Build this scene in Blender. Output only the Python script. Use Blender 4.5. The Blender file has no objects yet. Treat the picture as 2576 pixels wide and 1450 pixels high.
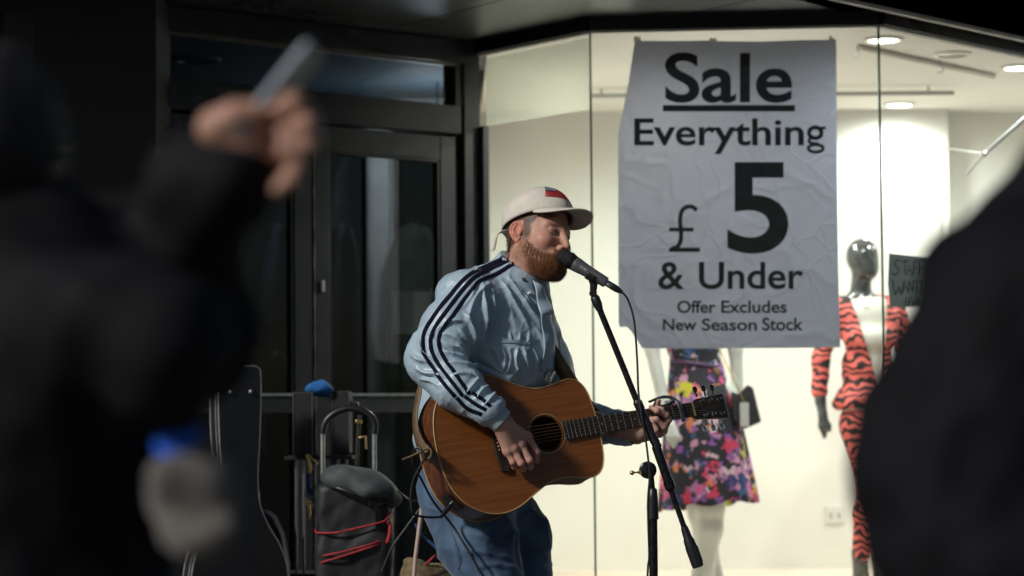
import bpy, bmesh, math, random
import numpy as np
from mathutils import Vector, Matrix
from mathutils.bvhtree import BVHTree
from mathutils import noise as mnoise
random.seed(7); np.random.seed(7)
R = math.radians
scene = bpy.context.scene
COL = scene.collection

# ------------------------------------------------------------------ camera
CAM = Vector((0, 0, 1.15)); FPX = 85 / 36 * 2576
pitch, roll = R(3.06), 0.0085
_f = Vector((0, math.cos(pitch), math.sin(pitch)))
_r0 = Vector((1, 0, 0)); _u0 = _r0.cross(_f)
_u = _u0 * math.cos(roll) + _r0 * math.sin(roll)
_r = _r0 * math.cos(roll) - _u0 * math.sin(roll)
cd = bpy.data.cameras.new('camera'); cam = bpy.data.objects.new('camera', cd); COL.objects.link(cam)
m = Matrix((( _r.x, _u.x, -_f.x, CAM.x), (_r.y, _u.y, -_f.y, CAM.y), (_r.z, _u.z, -_f.z, CAM.z), (0, 0, 0, 1)))
cam.matrix_world = m
cd.lens = 85; cd.sensor_width = 36; cd.clip_end = 500; cd.clip_start = 0.05
cd.dof.use_dof = True; cd.dof.focus_distance = 6.98; cd.dof.aperture_fstop = 2.6; cd.dof.aperture_blades = 9
scene.camera = cam

# ------------------------------------------------------------------ sky, key light, exposure
SUN_DIR = Vector((-0.67, -0.52, 0.57)).normalized()      # towards the light
w = bpy.data.worlds.new('World'); scene.world = w; w.use_nodes = True
nt = w.node_tree; bg = nt.nodes['Background']
sky = nt.nodes.new('ShaderNodeTexSky'); sky.sky_type = 'NISHITA'; sky.sun_disc = False
sky.sun_elevation = math.asin(SUN_DIR.z); sky.sun_rotation = math.atan2(SUN_DIR.x, SUN_DIR.y)
nt.links.new(sky.outputs[0], bg.inputs[0]); bg.inputs[1].default_value = 0.030
sl = bpy.data.lights.new('sun', 'SUN'); sl.energy = 2.8; sl.angle = R(6.0); sl.color = (1.0, 0.98, 0.95)
sun = bpy.data.objects.new('sun', sl); COL.objects.link(sun)
sun.rotation_euler = (-SUN_DIR).to_track_quat('-Z', 'Y').to_euler()
vs = scene.view_settings; vs.view_transform = 'Standard'; vs.look = 'None'; vs.exposure = 0; vs.gamma = 1
scene.cycles.use_denoising = True
try: scene.cycles.denoiser = 'OPENIMAGEDENOISE'
except Exception: pass
scene.cycles.max_bounces = 6; scene.cycles.diffuse_bounces = 3; scene.cycles.glossy_bounces = 2
scene.cycles.transparent_max_bounces = 16; scene.cycles.transmission_bounces = 4
scene.cycles.caustics_reflective = False; scene.cycles.caustics_refractive = False
scene.cycles.sample_clamp_indirect = 6
scene.cycles.use_adaptive_sampling = True; scene.cycles.adaptive_threshold = .02; scene.cycles.adaptive_min_samples = 12

# ------------------------------------------------------------------ helpers
def P(u, v, Y):
    """world point seen at (u, v) of a 2576 x 1450 picture, at depth Y"""
    d = _f + _r * ((u - 1288) / FPX) + _u * ((725 - v) / FPX)
    return CAM + d * (Y / d.y)
def px(n, Y=7.1): return n * Y / FPX

_mats = {}
def mat(name, col, rough=0.6, metal=0.0, var=0.0, vscale=8, bump=0.0, bscale=60, spec=0.5, col2=None, stretch=None,
        sss=0.0, coat=0.0, sheen=0.0, detail=4, transl=0.0, rvar=0.0):
    if name in _mats: return _mats[name]
    M_ = bpy.data.materials.new(name); M_.use_nodes = True; _mats[name] = M_
    n = M_.node_tree.nodes; l = M_.node_tree.links; b = n['Principled BSDF']
    b.inputs['Base Color'].default_value = (*col, 1); b.inputs['Roughness'].default_value = rough
    b.inputs['Metallic'].default_value = metal; b.inputs['Specular IOR Level'].default_value = spec
    if sss: b.inputs['Subsurface Weight'].default_value = sss; b.inputs['Subsurface Radius'].default_value = (.012, .004, .002)
    if coat: b.inputs['Coat Weight'].default_value = coat; b.inputs['Coat Roughness'].default_value = .12
    if sheen: b.inputs['Sheen Weight'].default_value = sheen; b.inputs['Sheen Roughness'].default_value = .4
    tc = n.new('ShaderNodeTexCoord'); src = tc.outputs['Object']
    if stretch:
        mp = n.new('ShaderNodeMapping'); mp.inputs['Scale'].default_value = stretch; l.new(src, mp.inputs[0]); src = mp.outputs[0]
    if var or col2 or rvar:
        t = n.new('ShaderNodeTexNoise'); t.inputs['Scale'].default_value = vscale; t.inputs['Detail'].default_value = detail
        l.new(src, t.inputs['Vector'])
        if var or col2:
            cr = n.new('ShaderNodeValToRGB'); l.new(t.outputs['Fac'], cr.inputs[0])
            c2 = col2 if col2 else tuple(min(1, c * (1 + var)) for c in col)
            c1 = col if col2 else tuple(c * (1 - var) for c in col)
            cr.color_ramp.elements[0].position = .35; cr.color_ramp.elements[1].position = .65
            cr.color_ramp.elements[0].color = (*c1, 1); cr.color_ramp.elements[1].color = (*c2, 1)
            l.new(cr.outputs[0], b.inputs['Base Color'])
        if rvar:
            mr = n.new('ShaderNodeMapRange'); mr.inputs['To Min'].default_value = max(0, rough - rvar); mr.inputs['To Max'].default_value = min(1, rough + rvar)
            mr.inputs['From Min'].default_value = .3; mr.inputs['From Max'].default_value = .7
            l.new(t.outputs['Fac'], mr.inputs['Value']); l.new(mr.outputs[0], b.inputs['Roughness'])
    if bump:
        t2 = n.new('ShaderNodeTexNoise'); t2.inputs['Scale'].default_value = bscale; t2.inputs['Detail'].default_value = 5
        l.new(src, t2.inputs['Vector'])
        bp = n.new('ShaderNodeBump'); bp.inputs['Strength'].default_value = bump; bp.inputs['Distance'].default_value = .004
        l.new(t2.outputs['Fac'], bp.inputs['Height']); l.new(bp.outputs[0], b.inputs['Normal'])
    if transl:
        tr = n.new('ShaderNodeBsdfTranslucent'); mx = n.new('ShaderNodeMixShader'); mx.inputs[0].default_value = transl
        tr.inputs[0].default_value = (*col, 1)
        out = n['Material Output']; l.new(b.outputs[0], mx.inputs[1]); l.new(tr.outputs[0], mx.inputs[2]); l.new(mx.outputs[0], out.inputs[0])
    return M_
def attr_mat(name, rough=0.55, sss=0.0, var=0.15, vscale=40, bump=0.1, bscale=150, spec=.4, sheen=0.0):
    """Principled whose base colour is the mesh's own 'tint' colour attribute (the colour of skin, hair, cloth)"""
    M_ = mat(name, (1, 1, 1), rough, bump=bump, bscale=bscale, sss=sss, spec=spec, sheen=sheen)
    n = M_.node_tree.nodes; l = M_.node_tree.links; b = n['Principled BSDF']
    a = n.new('ShaderNodeAttribute'); a.attribute_name = 'tint'
    t = n.new('ShaderNodeTexNoise'); t.inputs['Scale'].default_value = vscale; t.inputs['Detail'].default_value = 4
    tc = n.new('ShaderNodeTexCoord'); l.new(tc.outputs['Object'], t.inputs['Vector'])
    mr = n.new('ShaderNodeMapRange'); mr.inputs['To Min'].default_value = 1 - var; mr.inputs['To Max'].default_value = 1 + var
    mr.inputs['From Min'].default_value = .3; mr.inputs['From Max'].default_value = .7
    l.new(t.outputs['Fac'], mr.inputs['Value'])
    mx = n.new('ShaderNodeVectorMath'); mx.operation = 'SCALE'
    l.new(a.outputs['Color'], mx.inputs[0]); l.new(mr.outputs[0], mx.inputs['Scale']); l.new(mx.outputs[0], b.inputs['Base Color'])
    return M_
def emit_mat(name, col, strength):
    M_ = bpy.data.materials.new(name); M_.use_nodes = True
    b = M_.node_tree.nodes['Principled BSDF']; b.inputs['Base Color'].default_value = (*col, 1)
    b.inputs['Emission Color'].default_value = (*col, 1); b.inputs['Emission Strength'].default_value = strength
    return M_
def glass_mat(name, tint=(.96, .99, .97), refl=1.0, frost=0.0, frost_col=(.8, .85, .8)):
    """thin window glass: clear transmission plus a Fresnel reflection; optional frosted film"""
    M_ = bpy.data.materials.new(name); M_.use_nodes = True
    n = M_.node_tree.nodes; l = M_.node_tree.links; n.remove(n['Principled BSDF']); out = n['Material Output']
    tr = n.new('ShaderNodeBsdfTransparent'); tr.inputs[0].default_value = (*tint, 1)
    gl = n.new('ShaderNodeBsdfGlossy'); gl.inputs['Roughness'].default_value = .03
    fr = n.new('ShaderNodeFresnel'); fr.inputs[0].default_value = 1.5
    mu = n.new('ShaderNodeMath'); mu.operation = 'MULTIPLY'; mu.inputs[1].default_value = refl
    ge = n.new('ShaderNodeNewGeometry'); inv = n.new('ShaderNodeMath'); inv.operation = 'SUBTRACT'; inv.inputs[0].default_value = 1; l.new(ge.outputs['Backfacing'], inv.inputs[1])
    mf = n.new('ShaderNodeMath'); mf.operation = 'MULTIPLY'; l.new(fr.outputs[0], mf.inputs[0]); l.new(inv.outputs[0], mf.inputs[1]); l.new(mf.outputs[0], mu.inputs[0])
    mx = n.new('ShaderNodeMixShader'); l.new(mu.outputs[0], mx.inputs[0]); l.new(tr.outputs[0], mx.inputs[1]); l.new(gl.outputs[0], mx.inputs[2])
    last = mx
    if frost:
        tl = n.new('ShaderNodeBsdfTranslucent'); tl.inputs[0].default_value = (*frost_col, 1)
        df = n.new('ShaderNodeBsdfDiffuse'); df.inputs[0].default_value = (*frost_col, 1)
        m2 = n.new('ShaderNodeMixShader'); m2.inputs[0].default_value = .3; l.new(tl.outputs[0], m2.inputs[1]); l.new(df.outputs[0], m2.inputs[2])
        m3 = n.new('ShaderNodeMixShader'); m3.inputs[0].default_value = frost; l.new(mx.outputs[0], m3.inputs[1]); l.new(m2.outputs[0], m3.inputs[2]); last = m3
    l.new(last.outputs[0], out.inputs[0]); return M_

def tag(o, label=None, cat=None, group=None, kind=None):
    if label: o['label'] = label
    if cat: o['category'] = cat
    if group: o['group'] = group
    if kind: o['kind'] = kind
    return o
def empty(name, loc, label=None, cat=None, group=None):
    o = bpy.data.objects.new(name, None); COL.objects.link(o); o.location = loc; o.empty_display_size = .1
    o['_w'] = list(loc); return tag(o, label, cat, group)
def link(name, me, m=None, parent=None, smooth=None):
    o = bpy.data.objects.new(name, me); COL.objects.link(o)
    if m is not None:
        for mm in (m if isinstance(m, (list, tuple)) else [m]): me.materials.append(mm)
    if smooth is not None:
        me.shade_smooth()
        if smooth < 179: me.set_sharp_from_angle(angle=R(smooth))
    if parent is not None:
        o.parent = parent
        loc = Vector(parent['_w']) if '_w' in parent else Vector((0, 0, 0))
        o.matrix_parent_inverse = Matrix.Translation(-loc)
    return o

def sub_empty(name, loc, parent):
    o = bpy.data.objects.new(name, None); COL.objects.link(o); o.location = loc; o.empty_display_size = .1; o['_w'] = list(loc)
    o.parent = parent; o.matrix_parent_inverse = Matrix.Translation(-Vector(parent['_w'])); return o

class MB:
    """collects geometry of ONE piece"""
    def __init__(s): s.v = []; s.f = []; s.mi = []; s.cm = 0
    def add(s, vs_, fs):
        k = len(s.v); s.v += [tuple(x) for x in vs_]
        for f in fs: s.f.append(tuple(i + k for i in f)); s.mi.append(s.cm)
        return s
    def box(s, c, size, rot=None):
        x, y, z = (q / 2 for q in size); c = Vector(c)
        vs_ = [Vector((i * x, j * y, k * z)) for i in (-1, 1) for j in (-1, 1) for k in (-1, 1)]
        if rot is not None: vs_ = [rot @ q for q in vs_]
        return s.add([q + c for q in vs_], [(0, 1, 3, 2), (4, 6, 7, 5), (0, 4, 5, 1), (2, 3, 7, 6), (0, 2, 6, 4), (1, 5, 7, 3)])
    def prism(s, pts, z0, z1, M=None):
        n = len(pts); vs_ = [Vector((p[0], p[1], z0)) for p in pts] + [Vector((p[0], p[1], z1)) for p in pts]
        if M is not None: vs_ = [M @ q for q in vs_]
        return s.add(vs_, [tuple(range(n - 1, -1, -1)), tuple(range(n, 2 * n))] + [(i, (i + 1) % n, n + (i + 1) % n, n + i) for i in range(n)])
    def wall(s, a, b, z0, z1, t=.02, side=1):
        """upright slab between plan points a and b, thickness t to one side"""
        a = Vector((a[0], a[1])); b = Vector((b[0], b[1])); d = (b - a).normalized(); nrm = Vector((-d.y, d.x)) * t * side
        return s.prism([a, b, b + nrm, a + nrm] if side > 0 else [b, a, a + nrm, b + nrm], z0, z1)
    def tube(s, path, rad, seg=10, cap=True, flat=None):
        path = [Vector(p) for p in path]; n = len(path)
        if not hasattr(rad, '__len__'): rad = [rad] * n
        vs_ = []; up = None
        for i, p in enumerate(path):
            t = (path[min(i + 1, n - 1)] - path[max(i - 1, 0)])
            t = t.normalized() if t.length > 1e-9 else Vector((0, 0, 1))
            if up is None: up = t.orthogonal().normalized() if flat is None else Vector(flat)
            e1 = (up - t * up.dot(t)).normalized(); e2 = t.cross(e1); up = e1
            r = rad[i]; ra, rb = (r if hasattr(r, '__len__') else (r, r))
            for k in range(seg):
                a = 2 * math.pi * k / seg; vs_.append(p + e1 * ra * math.cos(a) + e2 * rb * math.sin(a))
        fs = [(i * seg + k, i * seg + (k + 1) % seg, (i + 1) * seg + (k + 1) % seg, (i + 1) * seg + k) for i in range(n - 1) for k in range(seg)]
        if cap: fs += [tuple(range(seg - 1, -1, -1)), tuple((n - 1) * seg + k for k in range(seg))]
        return s.add(vs_, fs)
    def lathe(s, a, b, prof, seg=20):
        """prof: list of (t along a->b in metres, radius)"""
        a = Vector(a); d = (Vector(b) - a).normalized()
        return s.tube_fixed([(a + d * t, r) for t, r in prof], d, seg)
    def tube_fixed(s, pr, d, seg):
        e1 = d.orthogonal().normalized(); e2 = d.cross(e1); vs_ = []
        for p, r in pr:
            for k in range(seg):
                q = 2 * math.pi * k / seg; vs_.append(p + e1 * max(r, 1e-5) * math.cos(q) + e2 * max(r, 1e-5) * math.sin(q))
        n = len(pr); fs = [(i * seg + k, i * seg + (k + 1) % seg, (i + 1) * seg + (k + 1) % seg, (i + 1) * seg + k) for i in range(n - 1) for k in range(seg)]
        fs += [tuple(range(seg - 1, -1, -1)), tuple((n - 1) * seg + k for k in range(seg))]
        return s.add(vs_, fs)
    def ball(s, c, r, seg=14, rings=9):
        c = Vector(c); rr = r if hasattr(r, '__len__') else (r, r, r); vs_ = []; fs = []
        for i in range(rings + 1):
            th = math.pi * i / rings
            for k in range(seg):
                ph = 2 * math.pi * k / seg
                vs_.append(c + Vector((rr[0] * math.sin(th) * math.cos(ph), rr[1] * math.sin(th) * math.sin(ph), rr[2] * math.cos(th))))
        for i in range(rings):
            for k in range(seg): fs.append((i * seg + k, (i + 1) * seg + k, (i + 1) * seg + (k + 1) % seg, i * seg + (k + 1) % seg))
        return s.add(vs_, fs)
    def sheet(s, fn, nu, nv, thick=None):
        vs_ = [fn(i / nu, j / nv) for i in range(nu + 1) for j in range(nv + 1)]
        fs = [(i * (nv + 1) + j, (i + 1) * (nv + 1) + j, (i + 1) * (nv + 1) + j + 1, i * (nv + 1) + j + 1) for i in range(nu) for j in range(nv)]
        return s.add(vs_, fs)
    def mesh(s, name):
        me = bpy.data.meshes.new(name); me.from_pydata([tuple(q) for q in s.v], [], s.f)
        if s.cm: me.polygons.foreach_set('material_index', s.mi)
        bm = bmesh.new(); bm.from_mesh(me); bmesh.ops.recalc_face_normals(bm, faces=bm.faces); bm.to_mesh(me); bm.free()
        return me
    def build(s, name, m, parent=None, smooth=40, bevel=0, solid=0, sub=0, loc=None):
        o = link(name, s.mesh(name), m, parent, smooth)
        if solid: q = o.modifiers.new('solid', 'SOLIDIFY'); q.thickness = solid; q.offset = 0
        if bevel: q = o.modifiers.new('bevel', 'BEVEL'); q.width = bevel; q.segments = 2; q.limit_method = 'ANGLE'
        if sub: q = o.modifiers.new('sub', 'SUBSURF'); q.levels = sub; q.render_levels = sub
        return o

def crom(pts, n=8, closed=False):
    """Catmull-Rom through points (any dimension)"""
    pts = [np.array(p, float) for p in pts]; out = []; N = len(pts)
    rng = range(N) if closed else range(N - 1)
    for i in rng:
        p0 = pts[(i - 1) % N] if closed or i > 0 else pts[0] * 2 - pts[1]
        p1 = pts[i]; p2 = pts[(i + 1) % N]
        p3 = pts[(i + 2) % N] if closed or i + 2 < N else pts[-1] * 2 - pts[-2]
        for k in range(n):
            t = k / n
            out.append(.5 * ((2 * p1) + (-p0 + p2) * t + (2 * p0 - 5 * p1 + 4 * p2 - p3) * t * t + (-p0 + 3 * p1 - 3 * p2 + p3) * t ** 3))
    if not closed: out.append(pts[-1])
    return out

# ---- signed distance modelling: smooth bodies and cloth
def smin(a, b, k):
    h = np.maximum(k - np.abs(a - b), 0) / k
    return np.minimum(a, b) - h * h * k * .25
def smax(a, b, k): return -smin(-a, -b, k)
def s_ell(p, c, r, A=None):
    q = p - np.array(c, np.float32)
    if A is not None: q = q @ A            # A columns = axes
    r = np.array(r, np.float32); k0 = np.sqrt(((q / r) ** 2).sum(1)); k1 = np.sqrt(((q / (r * r)) ** 2).sum(1)) + 1e-9
    return k0 * (k0 - 1) / k1
def s_cap(p, a, b, ra, rb=None):
    rb = ra if rb is None else rb
    a = np.array(a, np.float32); b = np.array(b, np.float32); ab = b - a
    t = np.clip(((p - a) @ ab) / (ab @ ab + 1e-12), 0, 1)
    return np.sqrt(((p - a - t[:, None] * ab) ** 2).sum(1)) - (ra + (rb - ra) * t)
def s_chain(p, pts, rad, k=.01):
    d = None
    for i in range(len(pts) - 1):
        e = s_cap(p, pts[i], pts[i + 1], rad[i], rad[i + 1]); d = e if d is None else smin(d, e, k)
    return d
def s_box(p, c, half, A=None, r=0.0):
    q = p - np.array(c, np.float32)
    if A is not None: q = q @ A
    q = np.abs(q) - (np.array(half, np.float32) - r)
    return np.sqrt((np.maximum(q, 0) ** 2).sum(1)) + np.minimum(q.max(1), 0) - r
def sdf_mesh(f, lo, hi, h):
    """surface nets on a grid, evaluated only near the surface"""
    lo = np.array(lo, np.float32); hi = np.array(hi, np.float32)
    C = 4; n = (np.ceil((hi - lo) / (h * C)).astype(int)) * C + 1
    g = [lo[i] + h * np.arange(n[i], dtype=np.float32) for i in range(3)]
    cg = [lo[i] + h * C * (np.arange((n[i] - 1) // C, dtype=np.float32) + .5) for i in range(3)]
    X, Y, Z = np.meshgrid(*cg, indexing='ij'); cv = f(np.stack([X.ravel(), Y.ravel(), Z.ravel()], 1)).reshape(X.shape)
    big = np.repeat(np.repeat(np.repeat(cv, C, 0), C, 1), C, 2)
    V = np.pad(big, ((0, 1),) * 3, mode='edge').astype(np.float32)
    near = np.abs(cv) < h * C * 1.9
    nm = np.repeat(np.repeat(np.repeat(near, C, 0), C, 1), C, 2); M_ = np.zeros(n, bool)
    for dx in (0, 1):
        for dy in (0, 1):
            for dz in (0, 1): M_[dx:n[0] - 1 + dx, dy:n[1] - 1 + dy, dz:n[2] - 1 + dz] |= nm
    ii = np.nonzero(M_); pts = np.stack([g[0][ii[0]], g[1][ii[1]], g[2][ii[2]]], 1)
    val = np.empty(len(pts), np.float32)
    for s0 in range(0, len(pts), 400000): val[s0:s0 + 400000] = f(pts[s0:s0 + 400000])
    V[ii] = val; S = V < 0
    nc = n - 1; cnt = np.zeros(nc, np.int8); sm = np.zeros((*nc, 3), np.float32)
    cor = [(a, b, c) for a in (0, 1) for b in (0, 1) for c in (0, 1)]
    sl_ = lambda A_, o: A_[o[0]:nc[0] + o[0], o[1]:nc[1] + o[1], o[2]:nc[2] + o[2]]
    for a in cor:
        for ax in range(3):
            if a[ax]: continue
            b = list(a); b[ax] = 1
            sa, sb = sl_(S, a), sl_(S, b); ch = sa != sb
            if not ch.any(): continue
            va, vb = sl_(V, a)[ch], sl_(V, b)[ch]; t = va / (va - vb)
            pt = np.tile(np.array(a, np.float32), (len(t), 1)); pt[:, ax] = t
            sm[ch] += pt; cnt[ch] += 1
    act = cnt > 0; idx = -np.ones(nc, np.int64); idx[act] = np.arange(act.sum())
    ijk = np.stack(np.nonzero(act), 1).astype(np.float32)
    verts = lo + h * (ijk + sm[act] / cnt[act][:, None])
    faces = []
    for ax in range(3):
        o1, o2 = (ax + 1) % 3, (ax + 2) % 3
        s0 = [slice(1, nc[0]), slice(1, nc[1]), slice(1, nc[2])]; s1 = list(s0)
        s0[ax] = slice(0, nc[ax]); s1[ax] = slice(1, nc[ax] + 1)
        A_, B_ = S[tuple(s0)], S[tuple(s1)]; ch = A_ != B_; q = np.stack(np.nonzero(ch), 1)
        off = np.ones(3, int); off[ax] = 0; q = q + off
        flip = A_[ch]
        def at_(d1, d2):
            w_ = q.copy(); w_[:, o1] -= d1; w_[:, o2] -= d2; return idx[w_[:, 0], w_[:, 1], w_[:, 2]]
        F = np.stack([at_(1, 1), at_(0, 1), at_(0, 0), at_(1, 0)], 1)
        F[~flip] = F[~flip][:, ::-1]; faces.append(F)
    F = np.concatenate(faces); F = F[(F >= 0).all(1)]
    return verts, F
def np_mesh(name, verts, faces, tint=None):
    me = bpy.data.meshes.new(name); nv, nf = len(verts), len(faces); k = faces.shape[1]
    me.vertices.add(nv); me.vertices.foreach_set('co', np.asarray(verts, np.float32).ravel())
    me.loops.add(nf * k); me.loops.foreach_set('vertex_index', np.asarray(faces, np.int32).ravel())
    me.polygons.add(nf); me.polygons.foreach_set('loop_start', np.arange(0, nf * k, k, dtype=np.int32))
    me.update(calc_edges=True); me.validate()
    if tint is not None and len(me.vertices) == nv:
        a = me.color_attributes.new('tint', 'FLOAT_COLOR', 'POINT')
        a.data.foreach_set('color', np.concatenate([tint, np.ones((nv, 1))], 1).astype(np.float32).ravel())
    me.shade_smooth(); return me
def np_normals(v, f):
    n = np.zeros_like(v); fn = np.cross(v[f[:, 2]] - v[f[:, 0]], v[f[:, 3]] - v[f[:, 1]])
    for k in range(4): np.add.at(n, f[:, k], fn)
    return n / (np.linalg.norm(n, axis=1, keepdims=True) + 1e-12)
def vnoise(p, scale, seed=0):
    """cheap smooth noise on points, about -1..1"""
    rs = np.random.RandomState(seed); o = np.zeros(len(p), np.float32)
    for i in range(6):
        d = rs.normal(size=3); d /= np.linalg.norm(d); d = d * scale * rs.uniform(.6, 1.5)
        o += np.sin(p @ d + rs.uniform(0, 6.28) + 1.3 * np.sin(p @ (d[[1, 2, 0]]) + rs.uniform(0, 6.28)))
    return o / 3.2
def ridged(p, scale, seed=0): return (1 - np.abs(vnoise(p, scale, seed))) ** 3
# ================================================================== SETTING
def plan(u, Y): p = P(u, 1050, Y); return Vector((p.x, p.y))
def Pz(u, v, z):
    d = _f + _r * ((u - 1288) / FPX) + _u * ((725 - v) / FPX)
    return CAM + d * ((z - CAM.z) / d.z)
D0, D1 = plan(393, 8.86), plan(1212, 9.85)
W0, W1, W2 = plan(1214, 9.84), plan(1494, 9.28), plan(2226, 9.19)
RD = Vector((.666, .746)).normalized(); W3 = W2 + RD * 1.9
Z_TOP = P(1487, 80, 9.28).z; Z_SOF = P(1487, 47, 9.28).z; Z_CEIL = Z_TOP + .012; Z_SILL = .42; Y_BACK = 11.85

m_pave = mat('pavement_stone', (.10, .10, .10), .75, var=.25, vscale=3, bump=.2, bscale=40)
m_frame = mat('dark_anodised_frame', (.030, .032, .038), .45, .1, var=.07, vscale=12, bump=.02, bscale=200)
m_black = mat('black_cladding', (.006, .006, .007), .7, var=.3, vscale=5, bump=.05)
m_soffit = mat('soffit_panel_metal', (.10, .105, .112), .38, .75, var=.04, vscale=4)
m_band = mat('header_band_black', (.006, .006, .007), .5)
m_trim = mat('pale_metal_trim', (.80, .80, .76), .5, .0, var=.12, vscale=20, bump=.1)
m_steel = mat('bright_steel', (.55, .55, .53), .3, .9, var=.15, vscale=40)
m_wall = mat('shop_wall_paint', (.84, .82, .77), .85, var=.03, vscale=2, bump=.03, bscale=120)
m_ceil = mat('shop_ceiling_paint', (.90, .87, .81), .8, var=.03, vscale=1.5, bump=.02)
m_floor = mat('display_floor_wood', (.76, .63, .52), .5, var=.15, vscale=3, stretch=(1, 8, 1))
m_glass = glass_mat('window_glass', (.95, .985, .965), .8)
m_dglass = glass_mat('door_glass', (.55, .58, .60), 1.3)
m_edge = mat('glass_edge_green', (.012, .05, .03), .25)
m_film = glass_mat('frosted_film', (.96, .99, .97), .0, .34, (.74, .75, .70))
m_white = mat('white_plastic', (.78, .77, .73), .45, var=.04)

g = MB().box((0, 12, -.06), (60, 60, .12)).build('pavement', m_pave, smooth=None); tag(g, kind='structure')

sb = empty('shop_building', (0.6, 9.3, 0), 'dark shopfront with recessed double doors and lit faceted bay window', 'building')
# ---- bay window: panes, green edges, header, sill, riser
def pane(a, b, z0, z1, name='window_pane', m=None, edge=True, t=.01, par=None):
    o = MB().wall(a, b, z0, z1, t).build(name, m or m_glass, par or sb, None)
    return o
pn = [pane(W0, W1, Z_SILL, Z_TOP), pane(W1, W2, Z_SILL, Z_TOP), pane(W2, W3, Z_SILL, Z_TOP)]
pn[0]['label'] = 'window pane between door jamb and the bay corner'; pn[1]['label'] = 'front window pane behind which the poster hangs'
for c, p_ in ((W1, pn[1]), (W2, pn[2])):
    MB().prism([c + Vector((-.0035, -.006)), c + Vector((.0035, -.006)), c + Vector((.0035, .012)), c + Vector((-.0035, .012))], Z_SILL, Z_TOP).build('joint_edge', m_edge, p_, None)
fz = P(1350, 296, 9.55).z
d01 = (W1 - W0).normalized(); n01 = Vector((-d01.y, d01.x))
fl = pane(W0 + n01 * .016 + d01 * .02, W1 + n01 * .016 - d01 * .03, fz, Z_TOP - .02, 'frosted_film', m_film, t=.001)
fl['label'] = 'frosted strip across the top of the narrow pane'
for a, b in ((W0, W1), (W1, W2), (W2, W3)):
    d = (b - a).normalized(); n_ = Vector((-d.y, d.x))
    MB().wall(a - n_ * .03, b - n_ * .03, Z_TOP, Z_SOF + .02, .07).build('window_header', m_band, sb, None)
    MB().wall(a - n_ * .012, b - n_ * .012, Z_TOP - .008, Z_TOP + .004, .004).build('header_bead', m_trim, sb, None)
    MB().wall(a - n_ * .03, b - n_ * .03, .0, Z_SILL, .08).build('stall_riser', m_black, sb, None)
    MB().wall(a - n_ * .05, b - n_ * .05, Z_SILL - .03, Z_SILL + .004, .12).build('window_sill', m_frame, sb, None, bevel=.004)
# ---- soffit of the overhang, in panels with open joints
E0 = W2 + Vector((RD.y, -RD.x)) * .07
def onE(t): return E0 + RD * t
Yf = 7.9  # unseen front edge, brought forward so the overhang shades the whole poster
tA = (Yf - E0.y) / RD.y
sofit = sub_empty('soffit', (0, 9.2, Z_SOF), sb)
J = [Pz(1560, 73, Z_SOF), Pz(1900, -2, Z_SOF)]; J = [Vector((q.x, q.y)) for q in J]; jd = (J[1] - J[0]).normalized()
def jx(Y, k=0): return J[0] + jd * ((Y - J[0].y) / jd.y) + Vector((k, 0))
def panel(poly):
    ar = sum(poly[i].x * poly[(i + 1) % len(poly)].y - poly[(i + 1) % len(poly)].x * poly[i].y for i in range(len(poly)))
    if ar < 0: poly = poly[::-1]
    MB().prism(poly, Z_SOF, Z_SOF + .015).build('soffit_panel', m_soffit, sofit, None, bevel=.002)
gap = .004
yb = 10.6
panel([jx(Yf, gap), onE(tA), onE(1.9), Vector((onE(1.9).x, yb + .6)), jx(yb, gap)])
for k in range(4):
    panel([jx(Yf, -gap - .95 * k), jx(yb, -gap - .95 * k), jx(yb, gap - .95 * (k + 1)), jx(Yf, gap - .95 * (k + 1))])
MB().prism([Vector((-5, Yf - .05)), Vector((4, Yf - .05)), Vector((4, 13)), Vector((-5, 13))], Z_SOF + .02, Z_SOF + .06).build('soffit_backing', m_black, sofit, None) if False else None
n_e = Vector((RD.y, -RD.x))
MB().wall(onE(tA), onE(2.2), Z_SOF - .016, Z_SOF + .022, .02, -1).build('canopy_trim', m_trim, sb, None, bevel=.002)
MB().prism([Vector((-4.2, Yf - .02)), onE(tA) + Vector((0, -.02)), onE(2.2), onE(2.2) + Vector((0, 4)), Vector((-4.2, 14))], Z_SOF + .024, Z_SOF + 2.6).build('upper_wall', m_black, sb, None)
# ---- dark pillar left of the doors
pL0, pL1 = plan(83, 8.62), plan(393, 8.62)
MB().prism([pL0, pL1, pL1 + Vector((.01, .30)), pL0 + Vector((-.02, .30))], 0, Z_SOF).build('pillar', m_black, sb, None, bevel=.004)
q0, q1 = plan(8, 9.0), plan(96, 9.0)
MB().prism([q0, q1, q1 + Vector((0, .1)), q0 + Vector((0, .1))], 0, Z_SOF).build('pillar_lit_side', mat('lit_side_grey', (.05, .05, .058), .5, var=.2), sb, None)  # lit side of the pillar, put in as a lighter grey
MB().prism([plan(-900, 9.1), q0, q0 + Vector((0, .1)), plan(-900, 9.1) + Vector((0, .1))], 0, Z_SOF).build('side_wall', m_black, sb, None)

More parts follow.
